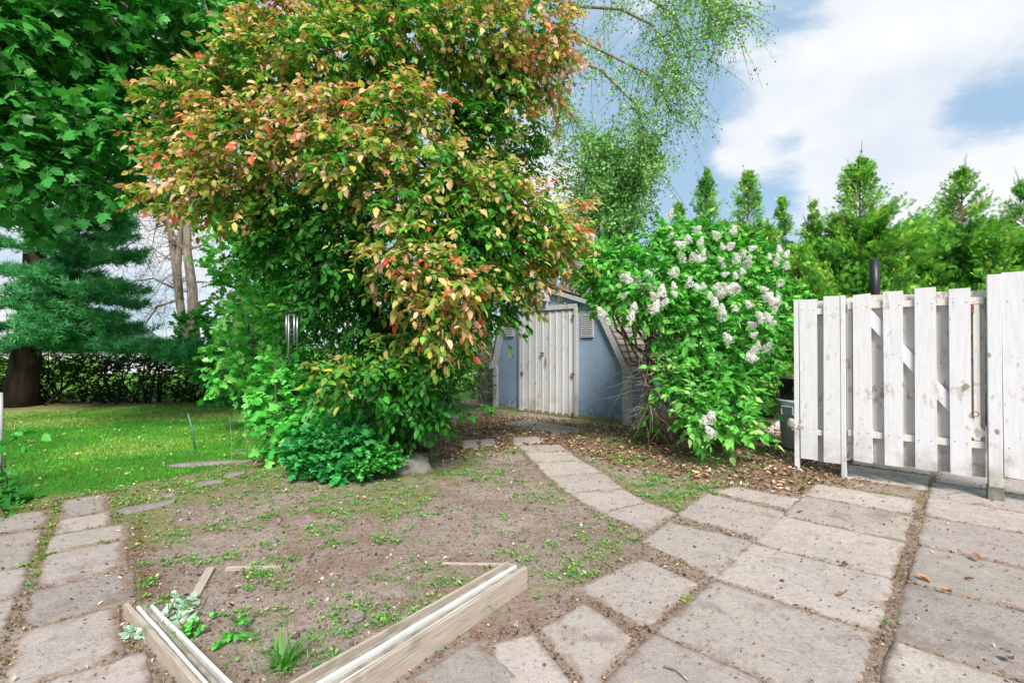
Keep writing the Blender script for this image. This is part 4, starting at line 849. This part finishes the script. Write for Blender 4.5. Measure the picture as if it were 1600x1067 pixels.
Yd = 14.0; bd = P(296, 600, Yd); bd[2] = 0
bare('bare_tree', 'leafless grey tree with two upright stems beyond the dark hedge', bd, [([P(298, 625, Yd), P(295, 560, Yd), P(282, 480, Yd), P(272, 400, Yd), P(264, 345, Yd), P(262, 300, Yd)], .14), ([P(305, 600, Yd), P(303, 520, Yd), P(300, 450, Yd), P(292, 390, Yd), P(293, 330, Yd), P(290, 240, Yd)], .17),
    ([P(282, 480, Yd), P(278, 420, Yd), P(282, 360, Yd), P(300, 320, Yd), P(310, 270, Yd)], .1), ([P(264, 350, Yd), P(245, 330, Yd), P(215, 300, Yd), P(200, 270, Yd)], .08), ([P(262, 340, Yd), P(235, 310, Yd - .5), P(210, 285, Yd - .5)], .06), ([P(292, 395, Yd), P(270, 370, Yd), P(255, 330, Yd)], .07), ([P(270, 450, Yd), P(240, 435, Yd), P(205, 440, Yd), P(190, 455, Yd)], .03), ([P(272, 470, Yd), P(245, 480, Yd), P(225, 510, Yd)], .03)], 4)

# dark hedge at the back of the lawn
HB = []
for k, u in enumerate(range(-120, 440, 36)):
    Yh = 11.2 + (u - 100) * .0012
    HB.append((u, 590 + R.uniform(-6, 6), Yh, 28, 38)); HB.append((u + 15, 560 + R.uniform(-8, 10), Yh, 24, 20, .1)); HB.append((u + 5, 622, Yh, 24, 12, -.1))
DK = [(0, (.004, .016, .004)), (.5, (.012, .05, .01)), (.8, (.1, .22, .03)), (1, (.4, .42, .1))]
leafy('hedge', 'dark thin hedge along the far edge of the lawn', 'hedge', (P(150, 600, 11.2)[0], 11.2, 0), HB, 'diamond', .07, .6, DK, 110, 9, .22, .05, LEAF_MATTE, None, BARK_DARK, .03, limb=False, crown='foliage', face=1)
m = MB(); HR = [o for o in COL.objects if o.name == 'hedge'][0]
for k in range(46):
    x_ = R.uniform(-4.2, 4.6); m.tube([(x_, R.normal() * .2, 0), (x_ + R.normal() * .1, R.normal() * .2, .5), (x_ + R.normal() * .25, R.normal() * .2, 1.15)], [.03, .02, .008], 6, False)
m.build('stem', BARK_DARK, HR)

# bright green shrubs / saplings right of the hedge
BR = [(0, (.02, .18, .025)), (.35, (.07, .46, .06)), (.7, (.2, .66, .12)), (1, (.55, .8, .32))]
leafy('shrub', 'bright green leafy shrub between the hedge and the big tree', 'shrub', (*G(385, 628)[:2], 0), [(370, 600, 10.2, 50, 30), (340, 560, 10.4, 50, 40), (400, 560, 10.0, 50, 40, .1), (330, 510, 10.6, 50, 30, -.05), (390, 500, 10.2, 50, 40, .15), (440, 540, 10, 40, 50), (430, 470, 10.2, 40, 40, .15), (370, 450, 10.6, 40, 30, .1), (290, 540, 10.8, 30, 30, -.1), (350, 400, 10.8, 40, 40, .2), (400, 410, 10.6, 40, 30, .1), (460, 600, 9.6, 30, 30, -.1), (440, 410, 10.8, 40, 40, .0), (380, 340, 11, 40, 40, .1)], 'maple', .11, .95, BR, 44, 9, .3, .2, None, [G(390, 628), P(385, 560, 10.2), P(380, 500, 10.3), P(375, 420, 10.6)], BARK_BROWN, .06)
leafy('maple_sapling', 'young maple sapling with bright leaves left of the wind chime', 'tree', (*G(410, 668)[:2], 0), [(350, 590, 7.2, 22, 22, .1), (385, 550, 7.2, 28, 30, .2), (420, 590, 7.0, 26, 30, .1), (365, 500, 7.4, 25, 25, .2), (410, 480, 7.2, 28, 30, .25), (400, 440, 7.3, 25, 25, .2), (345, 545, 7.4, 22, 22), (440, 520, 7.1, 20, 30, .1)], 'maple', .1, .95, BR, 40, 8, .24, .3, None, [G(410, 668), P(407, 600, 7.6), P(398, 550, 7.5), P(385, 490, 7.5), P(372, 455, 7.5)], BARK_GREY, .035, limb_r=.012)
leafy('seedling_maple', 'low broad-leaved maple seedlings in front of the wind chime', 'plant', (*G(432, 715)[:2], 0), [(425, 620, 5.6, 30, 30, .05), (450, 660, 5.4, 32, 30, -.05), (425, 690, 5.3, 22, 18), (480, 620, 5.8, 28, 30, -.15), (440, 570, 5.8, 26, 20, .0), (500, 640, 5.6, 26, 26, -.1), (455, 600, 5.9, 26, 26, -.1), (410, 650, 5.6, 14, 20)], 'maple', .1, .95, BR, 36, 7, .2, .25, None, [G(432, 715), P(432, 640, 5.4), P(428, 560, 5.6)], BARK_BROWN, .012, limb_r=.006)
OL = [(0, (.03, .08, .02)), (.5, (.1, .22, .05)), (.8, (.25, .36, .12)), (1, (.48, .46, .25))]
leafy('shrub', 'olive green small-leaved shrub behind the trunk left of the shed', 'shrub', (*G(700, 628)[:2], 0), [(700, 590, 10.2, 50, 35), (740, 560, 10.6, 45, 40), (690, 530, 10.8, 60, 40), (750, 510, 11, 50, 40, .1), (720, 460, 11.2, 50, 40, .1), (650, 560, 10.6, 50, 50), (660, 480, 11, 60, 50), (770, 450, 11.4, 40, 40, .05), (600, 600, 10.4, 60, 30, -.1), (560, 560, 10.6, 60, 50, -.05), (520, 600, 10.4, 50, 30, -.1), (590, 500, 11, 70, 50), (500, 520, 11, 50, 50), (740, 600, 9.9, 30, 20, -.1)], 'diamond', .065, .6, OL, 60, 9, .26, .1, LEAF_MATTE, None, BARK_DARK, .04, face=1, limb_r=.02)
leafy('low_shrub', 'low dark shrub on the ground between the trunk and the shed path', 'shrub', (*G(680, 668)[:2], 0), [(680, 650, 7.6, 40, 12), (710, 655, 7.5, 24, 12), (650, 660, 7.4, 24, 12)], 'oval', .05, .55, OL, 50, 7, .13, .05, LEAF, None, BARK_DARK, .01, limb_r=.006)
leafy('weed_clump', 'small bright weed clump at the left corner of the shed', 'plant', (*G(765, 648)[:2], 0), [(764, 640, 9.2, 10, 8, .1)], 'heart', .06, .8, BR, 260, 6, .1, .05, LEAF, None, BARK_DARK, .01, limb_r=.004)

# foot-of-tree clumps
BG = [(0, (.015, .14, .045)), (.45, (.045, .34, .075)), (.8, (.1, .5, .13)), (1, (.26, .64, .24))]
leafy('perennial_clump', 'dense blue-green cut-leaved clump at the foot of the big tree', 'plant', (*G(515, 742)[:2], 0), [(500, 700, 4.85, 52, 28), (545, 690, 4.8, 48, 32, .05), (480, 720, 4.8, 28, 18), (530, 728, 4.75, 50, 15), (520, 672, 5.2, 36, 14, .05), (570, 700, 5.1, 30, 25)], 'maple', .065, 1.0, BG, 110, 9, .12, -.15, None, None, BARK_BROWN, .01, limb_r=.005, face=.35)
leafy('perennial_clump', 'smaller bright green round-leaved clump right beside the rock', 'plant', (*G(590, 742)[:2], 0), [(590, 716, 4.7, 34, 20, .1), (562, 730, 4.65, 22, 10, .1), (608, 724, 4.8, 18, 14, .15)], 'heart', .042, 1.0, [(0, (.01, .1, .01)), (.5, (.05, .4, .05)), (1, (.2, .6, .14))], 120, 9, .09, -.15, None, None, BARK_BROWN, .01, limb_r=.004, face=.35)
leafy('broadleaf_weed', 'dark green leafy weed at the bottom of the white pole', 'plant', (*G(8, 812)[:2], 0), [(6, 792, 3.9, 18, 12), (-20, 780, 3.9, 24, 22), (20, 776, 4.2, 14, 7)], 'heart', .065, .8, MAPG, 60, 7, .14, .0, None, None, BARK_BROWN, .01, limb_r=.005)
leafy('tall_weed', 'few broad leaves on a thin stem beside the white pole', 'plant', (*G(12, 760)[:2], 0), [(10, 692, 4.4, 12, 8, .0), (32, 684, 4.4, 8, 4, .0)], 'heart', .085, .8, BR, 26, 3, .1, .2, None, None, BARK_BROWN, .01, limb_r=.005)
leafy('bed_plant', 'green leafy plant in the middle of the front bed', 'plant', (*G(358, 1000)[:2], 0), [(360, 988, 2.15, 11, 4, .0)], 'heart', .032, .8, BR, 160, 6, .03, -.1, None, None, BARK_BROWN, .004, limb_r=.002, face=.25)
leafy('bed_plant', 'pale mint-green leafy plant in the left corner of the bed', 'plant', (*G(262, 975)[:2], 0), [(262, 968, 2.3, 20, 7), (245, 960, 2.35, 12, 5), (285, 985, 2.25, 12, 5)], 'heart', .035, .95, [(0, (.25, .42, .28)), (.5, (.45, .62, .48)), (1, (.7, .82, .7))], 260, 7, .03, -.1, LEAF_MATTE, None, BARK_BROWN, .004, limb_r=.002, face=.25)
leafy('bed_plant', 'dark green clover patch against the left vinyl strips', 'plant', (*G(290, 1000)[:2], 0), [(290, 998, 2.15, 10, 8), (300, 985, 2.2, 8, 5)], 'heart', .025, .95, BR, 260, 7, .03, -.1, LEAF_MATTE, None, BARK_BROWN, .004, limb_r=.002, face=.25)
def tuft(u, v, n, h, label, col=(.1, .32, .05)):
    c = G(u, v); lv_ = Leaves('blade'); x_, y_ = np.zeros(n) + R.normal(size=n) * .015, R.normal(size=n) * .015; a = R.uniform(0, 6.283, n)
    d = np.stack([np.cos(a) * .8, np.sin(a) * .8, np.ones(n) * R.uniform(.4, 1.4, n)], -1); lv_.add(np.stack([x_, y_, np.zeros(n)], -1), d, -np.stack([np.cos(a), np.sin(a), 0 * a], -1) + [0, 0, .3], h * R.uniform(.6, 1.1, n), .06, jitcol(np.tile(col, (n, 1)), .2))
    o = lv_.build('grass_tuft', GRASS); o.location = tuple(c); tag(o, label, 'grass tuft', 'single grass tufts')
tuft(445, 1040, 60, .16, 'long-bladed grass tuft in the front of the bed'); tuft(1072, 940, 40, .05, 'small bright tuft in the joint between two front slabs', (.2, .42, .04)); tuft(410, 900, 40, .07, 'grass tuft at the back left of the bed'); tuft(1130, 640 + 60, 50, .16, 'grass tuft under the lilac'); tuft(1385, 975, 30, .03, 'green tuft in the wide joint at the right'); tuft(765, 955, 26, .09, 'thin grass tuft at the right bed board')
tuft(160, 1000, 20, .035, 'small tuft in the left terrace joint'); tuft(660, 1000, 26, .05, 'small sprout between the vinyl strips')

# --- lilac
li = thing('lilac_bush', 'large lilac bush full of white flower panicles beside the shed', 'shrub', (*G(1085, 672)[:2], 0)); LO = np.array(li.location)
LB = [(1060, 560, 5.7, 22, 18), (1050, 600, 5.6, 16, 12), (1070, 600, 5.6, 20, 20), (1085, 520, 5.6, 30, 24), (925, 430, 5.6, 28, 14), (1010, 450, 5.5, 40, 20), (1030, 490, 5.8, 30, 16), (1060, 520, 5.9, 28, 18), (935, 405, 5.8, 26, 22), (970, 400, 5.9, 32, 24), (1010, 375, 6.2, 30, 22), (1080, 365, 6.4, 30, 20), (1150, 400, 6.5, 40, 24), (1195, 415, 6.5, 30, 20), (960, 480, 5.6, 30, 12), (945, 425, 5.7, 30, 25), (975, 455, 5.7, 48, 28), (1000, 420, 6.0, 50, 35), (1050, 380, 6.3, 45, 35, .05), (1100, 385, 6.4, 55, 35), (1080, 372, 6.5, 50, 20), (1150, 385, 6.5, 40, 22), (1050, 440, 6.0, 60, 40), (1120, 440, 6.1, 60, 40), (1180, 430, 6.4, 45, 30), (1215, 470, 6.4, 35, 35), (1010, 480, 5.7, 45, 20), (1090, 490, 5.8, 55, 35), (1150, 500, 5.9, 55, 40), (1200, 510, 6.2, 32, 38), (1110, 550, 5.8, 45, 40, -.1), (1160, 570, 5.8, 50, 40, -.05), (1180, 580, 6.1, 22, 30), (1130, 610, 5.5, 50, 35, .05), (1155, 630, 5.8, 30, 28), (1100, 650, 5.3, 40, 25, .05), (1140, 665, 5.2, 45, 22, .1), (1150, 660, 5.6, 20, 14), (1045, 580, 5.6, 16, 10, .2), (1080, 620, 5.4, 22, 16, .15), (1045, 360, 6.6, 20, 10, .1), (1240, 480, 6.7, 20, 40, .1),
      (1100, 470, 6.8, 90, 70, -.1), (1160, 530, 6.8, 50, 60, -.1), (1040, 450, 6.8, 60, 40, -.1), (930, 400, 6.0, 16, 14), (1020, 648, 6.2, 10, 8), (1120, 620, 6.5, 45, 40, -.15)]
LIL = [(0, (.02, .13, .025)), (.4, (.06, .34, .045)), (.72, (.16, .55, .08)), (1, (.5, .75, .25))]
lv, tw, cl = Leaves('heart'), [], []
for bl in LB:
    (u, v, Y_, rx, rz_) = bl[:5]; sh = bl[5] if len(bl) > 5 else 0; c = P(u, v, Y_) - LO; px = Y_ / F; cl.append(c)
    cf = lambda p, tt, n, s0, sh=sh: jitcol(lerpcol(LIL, np.clip(.5 + sh + .12 * tt + R.normal(size=n) * .18, 0, 1)), .18)
    sprays(lv, c, np.array([rx * px, max(.2, rx * px * .7), rz_ * px]), int(32 * rx * rz_ / 1000) + 8, 9, .22, np.array([0, 0, .3]), .35, .085, .62, cf, tw, .9)
lv.build('foliage', LEAF, li); rods('twigs', rods_data(tw), .003, .0012, TWIG, li)
m = MB(); bs = [np.array([x_, y_, 0]) for x_, y_ in ((-.1, .05), (.1, 0), (.25, .1), (.0, .2), (.35, -.05))]
limbs(m, lambda c_: bs[R.integers(5)], cl, .035, .14, 7)
m.tube([G(1012, 668) - LO, P(1014, 620, 6.2) - LO, P(1008, 570, 6.2) - LO, P(1020, 500, 6.2) - LO, P(1010, 440, 6.0) - LO], [.07, .055, .045, .035, .02], 9)
m.build('stem', BARK_BROWN, li, True)
# bare twig tangle on the shed side
tw = []
for k in range(520):
    a = P(R.normal() * 14 + 1018, R.uniform(470, 640), R.uniform(5.8, 6.5)) - LO if k % 3 else P(R.uniform(1010, 1085), R.uniform(610, 645), R.uniform(5.6, 6.3)) - LO
    d = nrm(R.normal(size=3) * [1, .7, .6] + [.15, -.2, -.35]); l_ = R.uniform(.15, .5); t = np.linspace(0, 1, 6)[:, None]; bend = R.normal(size=3) * .5 + [0, 0, -.5]
    q = a + d * l_ * t + bend * l_ * .5 * t * t; q[1:] += R.normal(size=(5, 3)) * .008; q[:, 2] = np.maximum(q[:, 2], .02); tw.append(q[None])
rods('dead_twigs', rods_data(tw), R.uniform(.002, .0055, len(tw)), .0012, TWIG, li)
# flower panicles
def panicle(n=250):
    V, T, C = [], [], []
    for i in range(n):
        t = R.random() ** .8; r_ = .062 * (1 - t ** 1.4 * .7) * R.uniform(.55, 1.12); a = R.uniform(0, 6.283); p = np.array([r_ * math.cos(a), r_ * math.sin(a), t * .14]); nn = nrm(np.array([math.cos(a), math.sin(a), .35]) + R.normal(size=3) * .3)
        x_ = nrm(np.cross(nn, R.normal(size=3))); y_ = np.cross(nn, x_); s_ = .0125; b = len(V)
        V += [p]; 
        for k in range(8):
            an = k * math.pi / 4; rr = s_ * (1.0 if k % 2 == 0 else .5); V.append(p + (x_ * math.cos(an) + y_ * math.sin(an)) * rr + nn * (.002 if k % 2 == 0 else 0))
        T += [(b, b + 1 + k, b + 1 + (k + 1) % 8) for k in range(8)]
        cc_ = np.array([.93, .92, .9]) if R.random() > .12 else np.array([.8, .68, .6]); C += [cc_ * R.uniform(.88, 1)] * 9
    me_o = np_mesh('flower_cluster', np.array(V), np.array(T), PETAL, li, np.array(C)); return me_o
protos = [panicle(), panicle(), panicle(170)]
fl = []
groups = [(960, 490, 20, 9, 0), (1000, 480, 0, 0, 0)]
for (u, v, su, sv, n, Yf) in [(995, 480, 16, 12, 9, 5.35), (965, 470, 10, 8, 3, 5.4), (910, 418, 6, 6, 2, 5.7), (990, 425, 14, 8, 4, 5.6), (1060, 425, 20, 14, 6, 5.7), (1110, 390, 20, 12, 10, 6.0), (1150, 402, 24, 8, 12, 6.1), (1185, 425, 16, 10, 7, 6.1), (1105, 460, 16, 10, 6, 5.5), (1145, 455, 16, 14, 5, 5.6), (1185, 490, 14, 10, 6, 5.6), (1195, 515, 10, 8, 4, 5.6), (1225, 465, 8, 8, 3, 6.0), (1160, 550, 12, 8, 5, 5.4), (1205, 560, 8, 6, 3, 5.7), (1105, 670, 6, 6, 2, 4.95), (1115, 678, 3, 3, 1, 4.95), (1222, 665, 8, 8, 3, 5.4), (1200, 668, 5, 5, 2, 5.4), (1060, 365, 14, 10, 2, 6.4), (1120, 495, 12, 8, 3, 5.5), (1030, 450, 12, 10, 4, 5.5), (1145, 570, 6, 6, 1, 5.4), (1185, 590, 5, 5, 1, 5.5), (1018, 535, 3, 4, 1, 5.4)]:
    for k in range(n): fl.append((P(u + R.normal() * su * 1.45, v + R.normal() * sv * 1.4, Yf - .3 + R.uniform(-.1, .15)) - LO))
for i, c in enumerate(fl[:100]):
    o = protos[i] if i < 3 else protos[i % 3].copy()
    if i >= 3: COL.objects.link(o); o.parent = li
    o.location = tuple(c); o.rotation_euler = (R.uniform(-.5, 1.2), R.uniform(-.9, .9), R.uniform(0, 6.28)); s_ = R.uniform(.55, .98); o.scale = (s_, s_, s_)

# --- cedars behind the fence
CED = [(0, (.03, .13, .025)), (.4, (.14, .42, .05)), (.75, (.32, .6, .09)), (1, (.6, .7, .16))]
def cedar(u, vtop, Yc, rpx, label, sparse=.25, seed=0):
    b = P(u, 560, Yc); base = np.array([b[0], b[1], 0]); H = P(u, vtop, Yc)[2]; Rm = 1.5 * rpx * Yc / F; root = thing('cedar_tree', label, 'tree', base, 0, 'cedars behind the fence'); lv_ = Leaves('cedar'); tw_ = []
    nb = int(150 * Rm * H / 3) + 50
    for k in range(nb):
        hn = R.random() ** .85; h = .25 + hn * (H - .35); prof_ = Rm * min(1, 1.2 * (1 - hn) ** .82 + .02) * R.uniform(.5, 1.2); a = R.uniform(0, 6.283); out = np.array([math.cos(a), math.sin(a), 0]); prof_ *= 1 + .25 * math.sin(a * 2 + h * 3 + u)
        p0 = np.array([0, 0, h - prof_ * .3]); p1 = out * prof_ + [0, 0, h + prof_ * .25 + (.12 if hn > .8 else 0)]; t = np.linspace(0, 1, 4)[:, None]; q = p0 + (p1 - p0) * t + np.array([0, 0, -.12]) * prof_ * np.sin(t * 3.14); tw_.append(q[None])
        ns = int((90 if hn < .75 else 34) * (1 - sparse * (hn > .7)))
        tt = R.uniform(.35, 1.05, ns)[:, None]; pos = p0 + (p1 - p0) * tt + R.normal(size=(ns, 3)) * np.array([.1, .1, .09]) * (.2 + .8 * (1 - hn)); dd = out * .6 + R.normal(size=(ns, 3)) * .45 + [0, 0, .55]
        cb = R.normal() * .2; lv_.add(pos, dd, nrm(np.array([-out[1], out[0], .2]) + R.normal(size=(ns, 3)) * .7), R.uniform(.07, .13, ns) * (1 if hn < .8 else .7), 1, jitcol(lerpcol(CED, np.clip(.45 + cb + R.normal(size=ns) * .14, 0, 1)), .14))
    for k in range(9):
        a = R.uniform(0, 6.283); h0 = H * R.uniform(.8, .97); d_ = nrm(np.array([math.cos(a) * .35, math.sin(a) * .35, 1.0])); l_ = R.uniform(.2, .5) * min(1, Rm + .3); b0 = np.array([math.cos(a), math.sin(a), 0]) * Rm * .35 * (1 - h0 / H) * 2 + [0, 0, h0]
        q = b0 + d_ * l_ * np.linspace(0, 1, 4)[:, None]; tw_.append(q[None]); ns = 16; tt = R.random(ns)[:, None]; pos = b0 + d_ * l_ * tt + R.normal(size=(ns, 3)) * .012
        lv_.add(pos, R.normal(size=(ns, 3)) * .6 + [0, 0, .7], R.normal(size=(ns, 3)), R.uniform(.04, .09, ns) * (1.1 - .6 * tt[:, 0]), 1, jitcol(lerpcol(CED, np.clip(.4 + R.normal(size=ns) * .14, 0, 1)), .14))
    lv_.build('crown', LEAF_MATTE, root); m_ = MB(); m_.tube([(0, 0, -.05), (.02, 0, H * .5), (0, .01, H * .99)], [.09, .04, .005], 8); m_.build('trunk', BARK_BROWN, root, True); rods('twigs', rods_data(tw_), .008, .0025, BARK_BROWN, root)
for k, a in enumerate([(1103, 268, 9.8, 42, 'slim pointed cedar behind the top of the lilac'), (1170, 272, 9.6, 52, 'pointed cedar between the slim one and the broadest one'), (1345, 250, 9.0, 82, 'broadest and tallest cedar, directly behind the gate pipe'), (1272, 318, 9.4, 34, 'small thin-topped cedar left of the broadest one'), (1222, 310, 10.2, 26, 'thin wispy cedar right of the pointed pair'), (1250, 385, 8.8, 60, 'low cedar directly above the left fence panel'),
                      (1505, 268, 9.0, 75, 'cedar with a bare wispy top behind the right end of the gate'), (1440, 350, 8.8, 50, 'low bushy cedar between the two tallest behind the gate'), (1605, 285, 8.6, 70, 'cedar cut off by the right edge of the picture'), (1060, 320, 10.2, 30, 'small cedar half hidden behind the lilac top'), (1400, 400, 8.2, 55, 'lowest cedar right behind the gate boards'), (1550, 370, 8.2, 60, 'low cedar behind the tall right fence section'), (1310, 345, 9.4, 46, 'small cedar close against the left side of the broadest one'), (1200, 355, 9.0, 50, 'low cedar in front of the gap right of the pointed pair'), (1480, 320, 9.6, 44, 'small cedar between the low bushy one and the bare-topped one'), (1130, 350, 8.8, 50, 'low cedar just behind the top right of the lilac')]): cedar(*a)

# --- sparse tree with hanging branches behind the shed
el = thing('elm_tree', 'sparse small-leaved tree with hanging branches behind the shed', 'tree', (*P(905, 600, 11.5)[:2], 0)); EO = np.array(el.location)
m = MB(); EL = [(0, (.04, .15, .035)), (.5, (.26, .55, .16)), (1, (.5, .7, .3))]; lv = Leaves('diamond'); tw = []
main_l = [[(760, 620, 11.5), (755, 480, 11.5), (770, 350, 11.4), (790, 200, 11.2), (810, 60, 11), (830, -100, 11)],
          [(850, 60, 11), (900, 10, 10.6), (970, 15, 10.2), (1020, 40, 10), (1050, 100, 9.8), (1065, 140, 9.7)], [(845, -40, 11), (930, -60, 10.3), (1020, -40, 10), (1090, -10, 9.6), (1140, 30, 9.4)], [(870, 200, 11.2), (880, 130, 10.6), (870, 150, 10.5), (900, 190, 10.3), (930, 250, 10.2)],
          [(860, 120, 11), (890, 90, 10.4), (940, 110, 10.1), (990, 160, 10), (1005, 200, 10), (1010, 260, 10)], [(975, 420, 11), (985, 340, 10.8), (1000, 280, 10.7), (1012, 230, 10.6)], [(900, 420, 11.3), (925, 350, 11), (935, 280, 10.8), (930, 220, 10.8)], [(905, 500, 11.4), (950, 400, 11), (965, 320, 10.9), (970, 240, 10.8)], [(830, 60, 11), (900, 60, 10.6), (960, 90, 10.2), (1020, 120, 10), (1050, 180, 9.9)], [(850, -60, 11), (960, -80, 10.4), (1080, -60, 9.8), (1130, -20, 9.6), (1145, 40, 9.5)], [(850, 0, 11), (900, -40, 10.4), (980, -20, 10), (1050, 20, 9.8), (1080, 90, 9.7)], [(850, -60, 11), (940, -90, 10.6), (1050, -80, 10.2), (1100, -40, 10), (1110, 60, 9.8)]]
for i, pts in enumerate(main_l):
    q = [P(*p) - EO for p in pts]
    if i == 0: q[0][2] = 0
    m.tube(q, list(np.linspace(.2 if i == 0 else .045, .008 if i else .08, len(q))), 8, False)
    if i == 0: continue
    seg = np.array(q)
    for k in range(70 if i not in (5, 6, 7) else 60):
        j = R.integers(0, len(seg) - 1) if R.random() < .4 else R.integers(max(0, len(seg) - 3), len(seg) - 1); s_ = seg[j] + (seg[j + 1] - seg[j]) * R.random(); upr = i in (5, 6, 7); l_ = R.uniform(.4, 1.3) * (.6 if upr else 1); d = nrm(R.normal(size=3) * [.7, .7, .3] + ([0, 0, .5] if upr else [.1, 0, -.5]))
        t = np.linspace(0, 1, 4)[:, None]; qq = s_ + d * l_ * t + np.array([0, 0, -.4 if not upr else .1]) * l_ * t * t; tw.append(qq[None]); ns = 27 if not upr else 60; tt = R.random(ns)
        ii = np.minimum((tt * 3).astype(int), 2); pos = qq[ii] + (qq[ii + 1] - qq[ii]) * (tt * 3 - ii)[:, None] + R.normal(size=(ns, 3)) * (.05 if not upr else .09)
        lv.add(pos, R.normal(size=(ns, 3)) + [0, 0, -.5], R.normal(size=(ns, 3)), R.uniform(.04, .07, ns) * (1.5 if upr else 1), .75, jitcol(lerpcol(EL, np.clip(R.normal(size=ns) * .2 + .5, 0, 1)), .2))
m.build('trunk', BARK_GREY, el, True); lv.build('crown', LEAF_MATTE, el); rods('twigs', rods_data(tw), .006, .002, BARK_BROWN, el)
OB = [(0, (.05, .16, .03)), (.4, (.2, .32, .06)), (.7, (.48, .4, .1)), (1, (.65, .34, .12))]
leafy('shrub', 'olive and orange tinted bush behind the shed roof', 'shrub', (*P(900, 560, 13)[:2], 0), [(940, 300, 13, 45, 50, -.2), (900, 270, 13, 45, 45, -.15), (990, 330, 13.2, 34, 45, -.2), (1010, 270, 13.4, 22, 50, -.25), (880, 440, 12.8, 50, 35, .1), (930, 410, 12.8, 50, 35, .15), (960, 440, 13, 40, 30), (900, 380, 13, 50, 35, .2), (860, 400, 13, 40, 40, .1), (910, 330, 13.2, 30, 40, .0), (950, 350, 13.2, 30, 40, -.1), (985, 400, 13.2, 20, 40, -.1), (850, 480, 13, 60, 30, -.1), (940, 480, 13, 60, 30, -.1)], 'diamond', .09, .65, OB, 62, 9, .35, .1, LEAF_MATTE, None, BARK_DARK, .05, face=1, limb_r=.03)
# shrubs closing the view behind the lilac and between
leafy('shrub', 'green shrub mass behind the main trunk, seen through its crown', 'shrub', (*P(560, 600, 12.5)[:2], 0), [(470, 420, 12.5, 60, 60, .1), (420, 480, 12.5, 50, 50, .15), (540, 440, 12.8, 70, 60), (620, 420, 13, 70, 60), (700, 400, 13, 70, 60), (500, 330, 13, 70, 60, .1), (780, 380, 13, 50, 60), (400, 350, 12.5, 50, 60, .15)], 'diamond', .12, .6, BR, 55, 8, .4, .1, LEAF_MATTE, None, BARK_DARK, .05, face=1, limb_r=.03)

# --- house beyond the hedge
hs = thing('neighbour_house', 'low pale-roofed house beyond the hedge at the far left', 'house', (-52, 50, 0), rad(12))
HW = simple('pale_house_wall', (.5, .46, .44), .8); HRF = simple('pale_grey_roof', (.42, .4, .42), .8, 0, .15, 2)
MB().box(-12, 12, -4, 4, 0, 1.7).build('wall', HW, hs)
m = MB(); m.prism([(-5, 1.62), (5, 1.62), (0, 3.25)], -12.6, 12.6, lambda p, q, t: (t, p, q)); m.build('roof', HRF, hs)
for x_ in (-8, -3, 3, 8):
    wv = MB().box(x_ - .8, x_ + .8, -4.06, -4.0, .6, 1.5).build('window', simple('dark_glass', (.04, .05, .06), .1), hs); MB().box(x_ - .9, x_ + .9, -4.08, -4.01, .52, .59).build('sill', TRIM, wv)
h2 = thing('neighbour_garage', 'white garage glimpsed through the hedge left of the bare tree', 'garage', (-17, 26, -.55), rad(8))
MB().box(-3, 3, -2.5, 2.5, 0, 1.35).build('wall', simple('white_wall', (.6, .6, .62), .7), h2); m = MB(); m.prism([(-2.8, 1.35), (2.8, 1.35), (0, 1.75)], -3.2, 3.2, lambda p, q, t: (t, p, q)); m.build('roof', HRF, h2); MB().box(-1.3, 1.3, -2.56, -2.5, .05, 1.1).build('door', TRIM, h2)
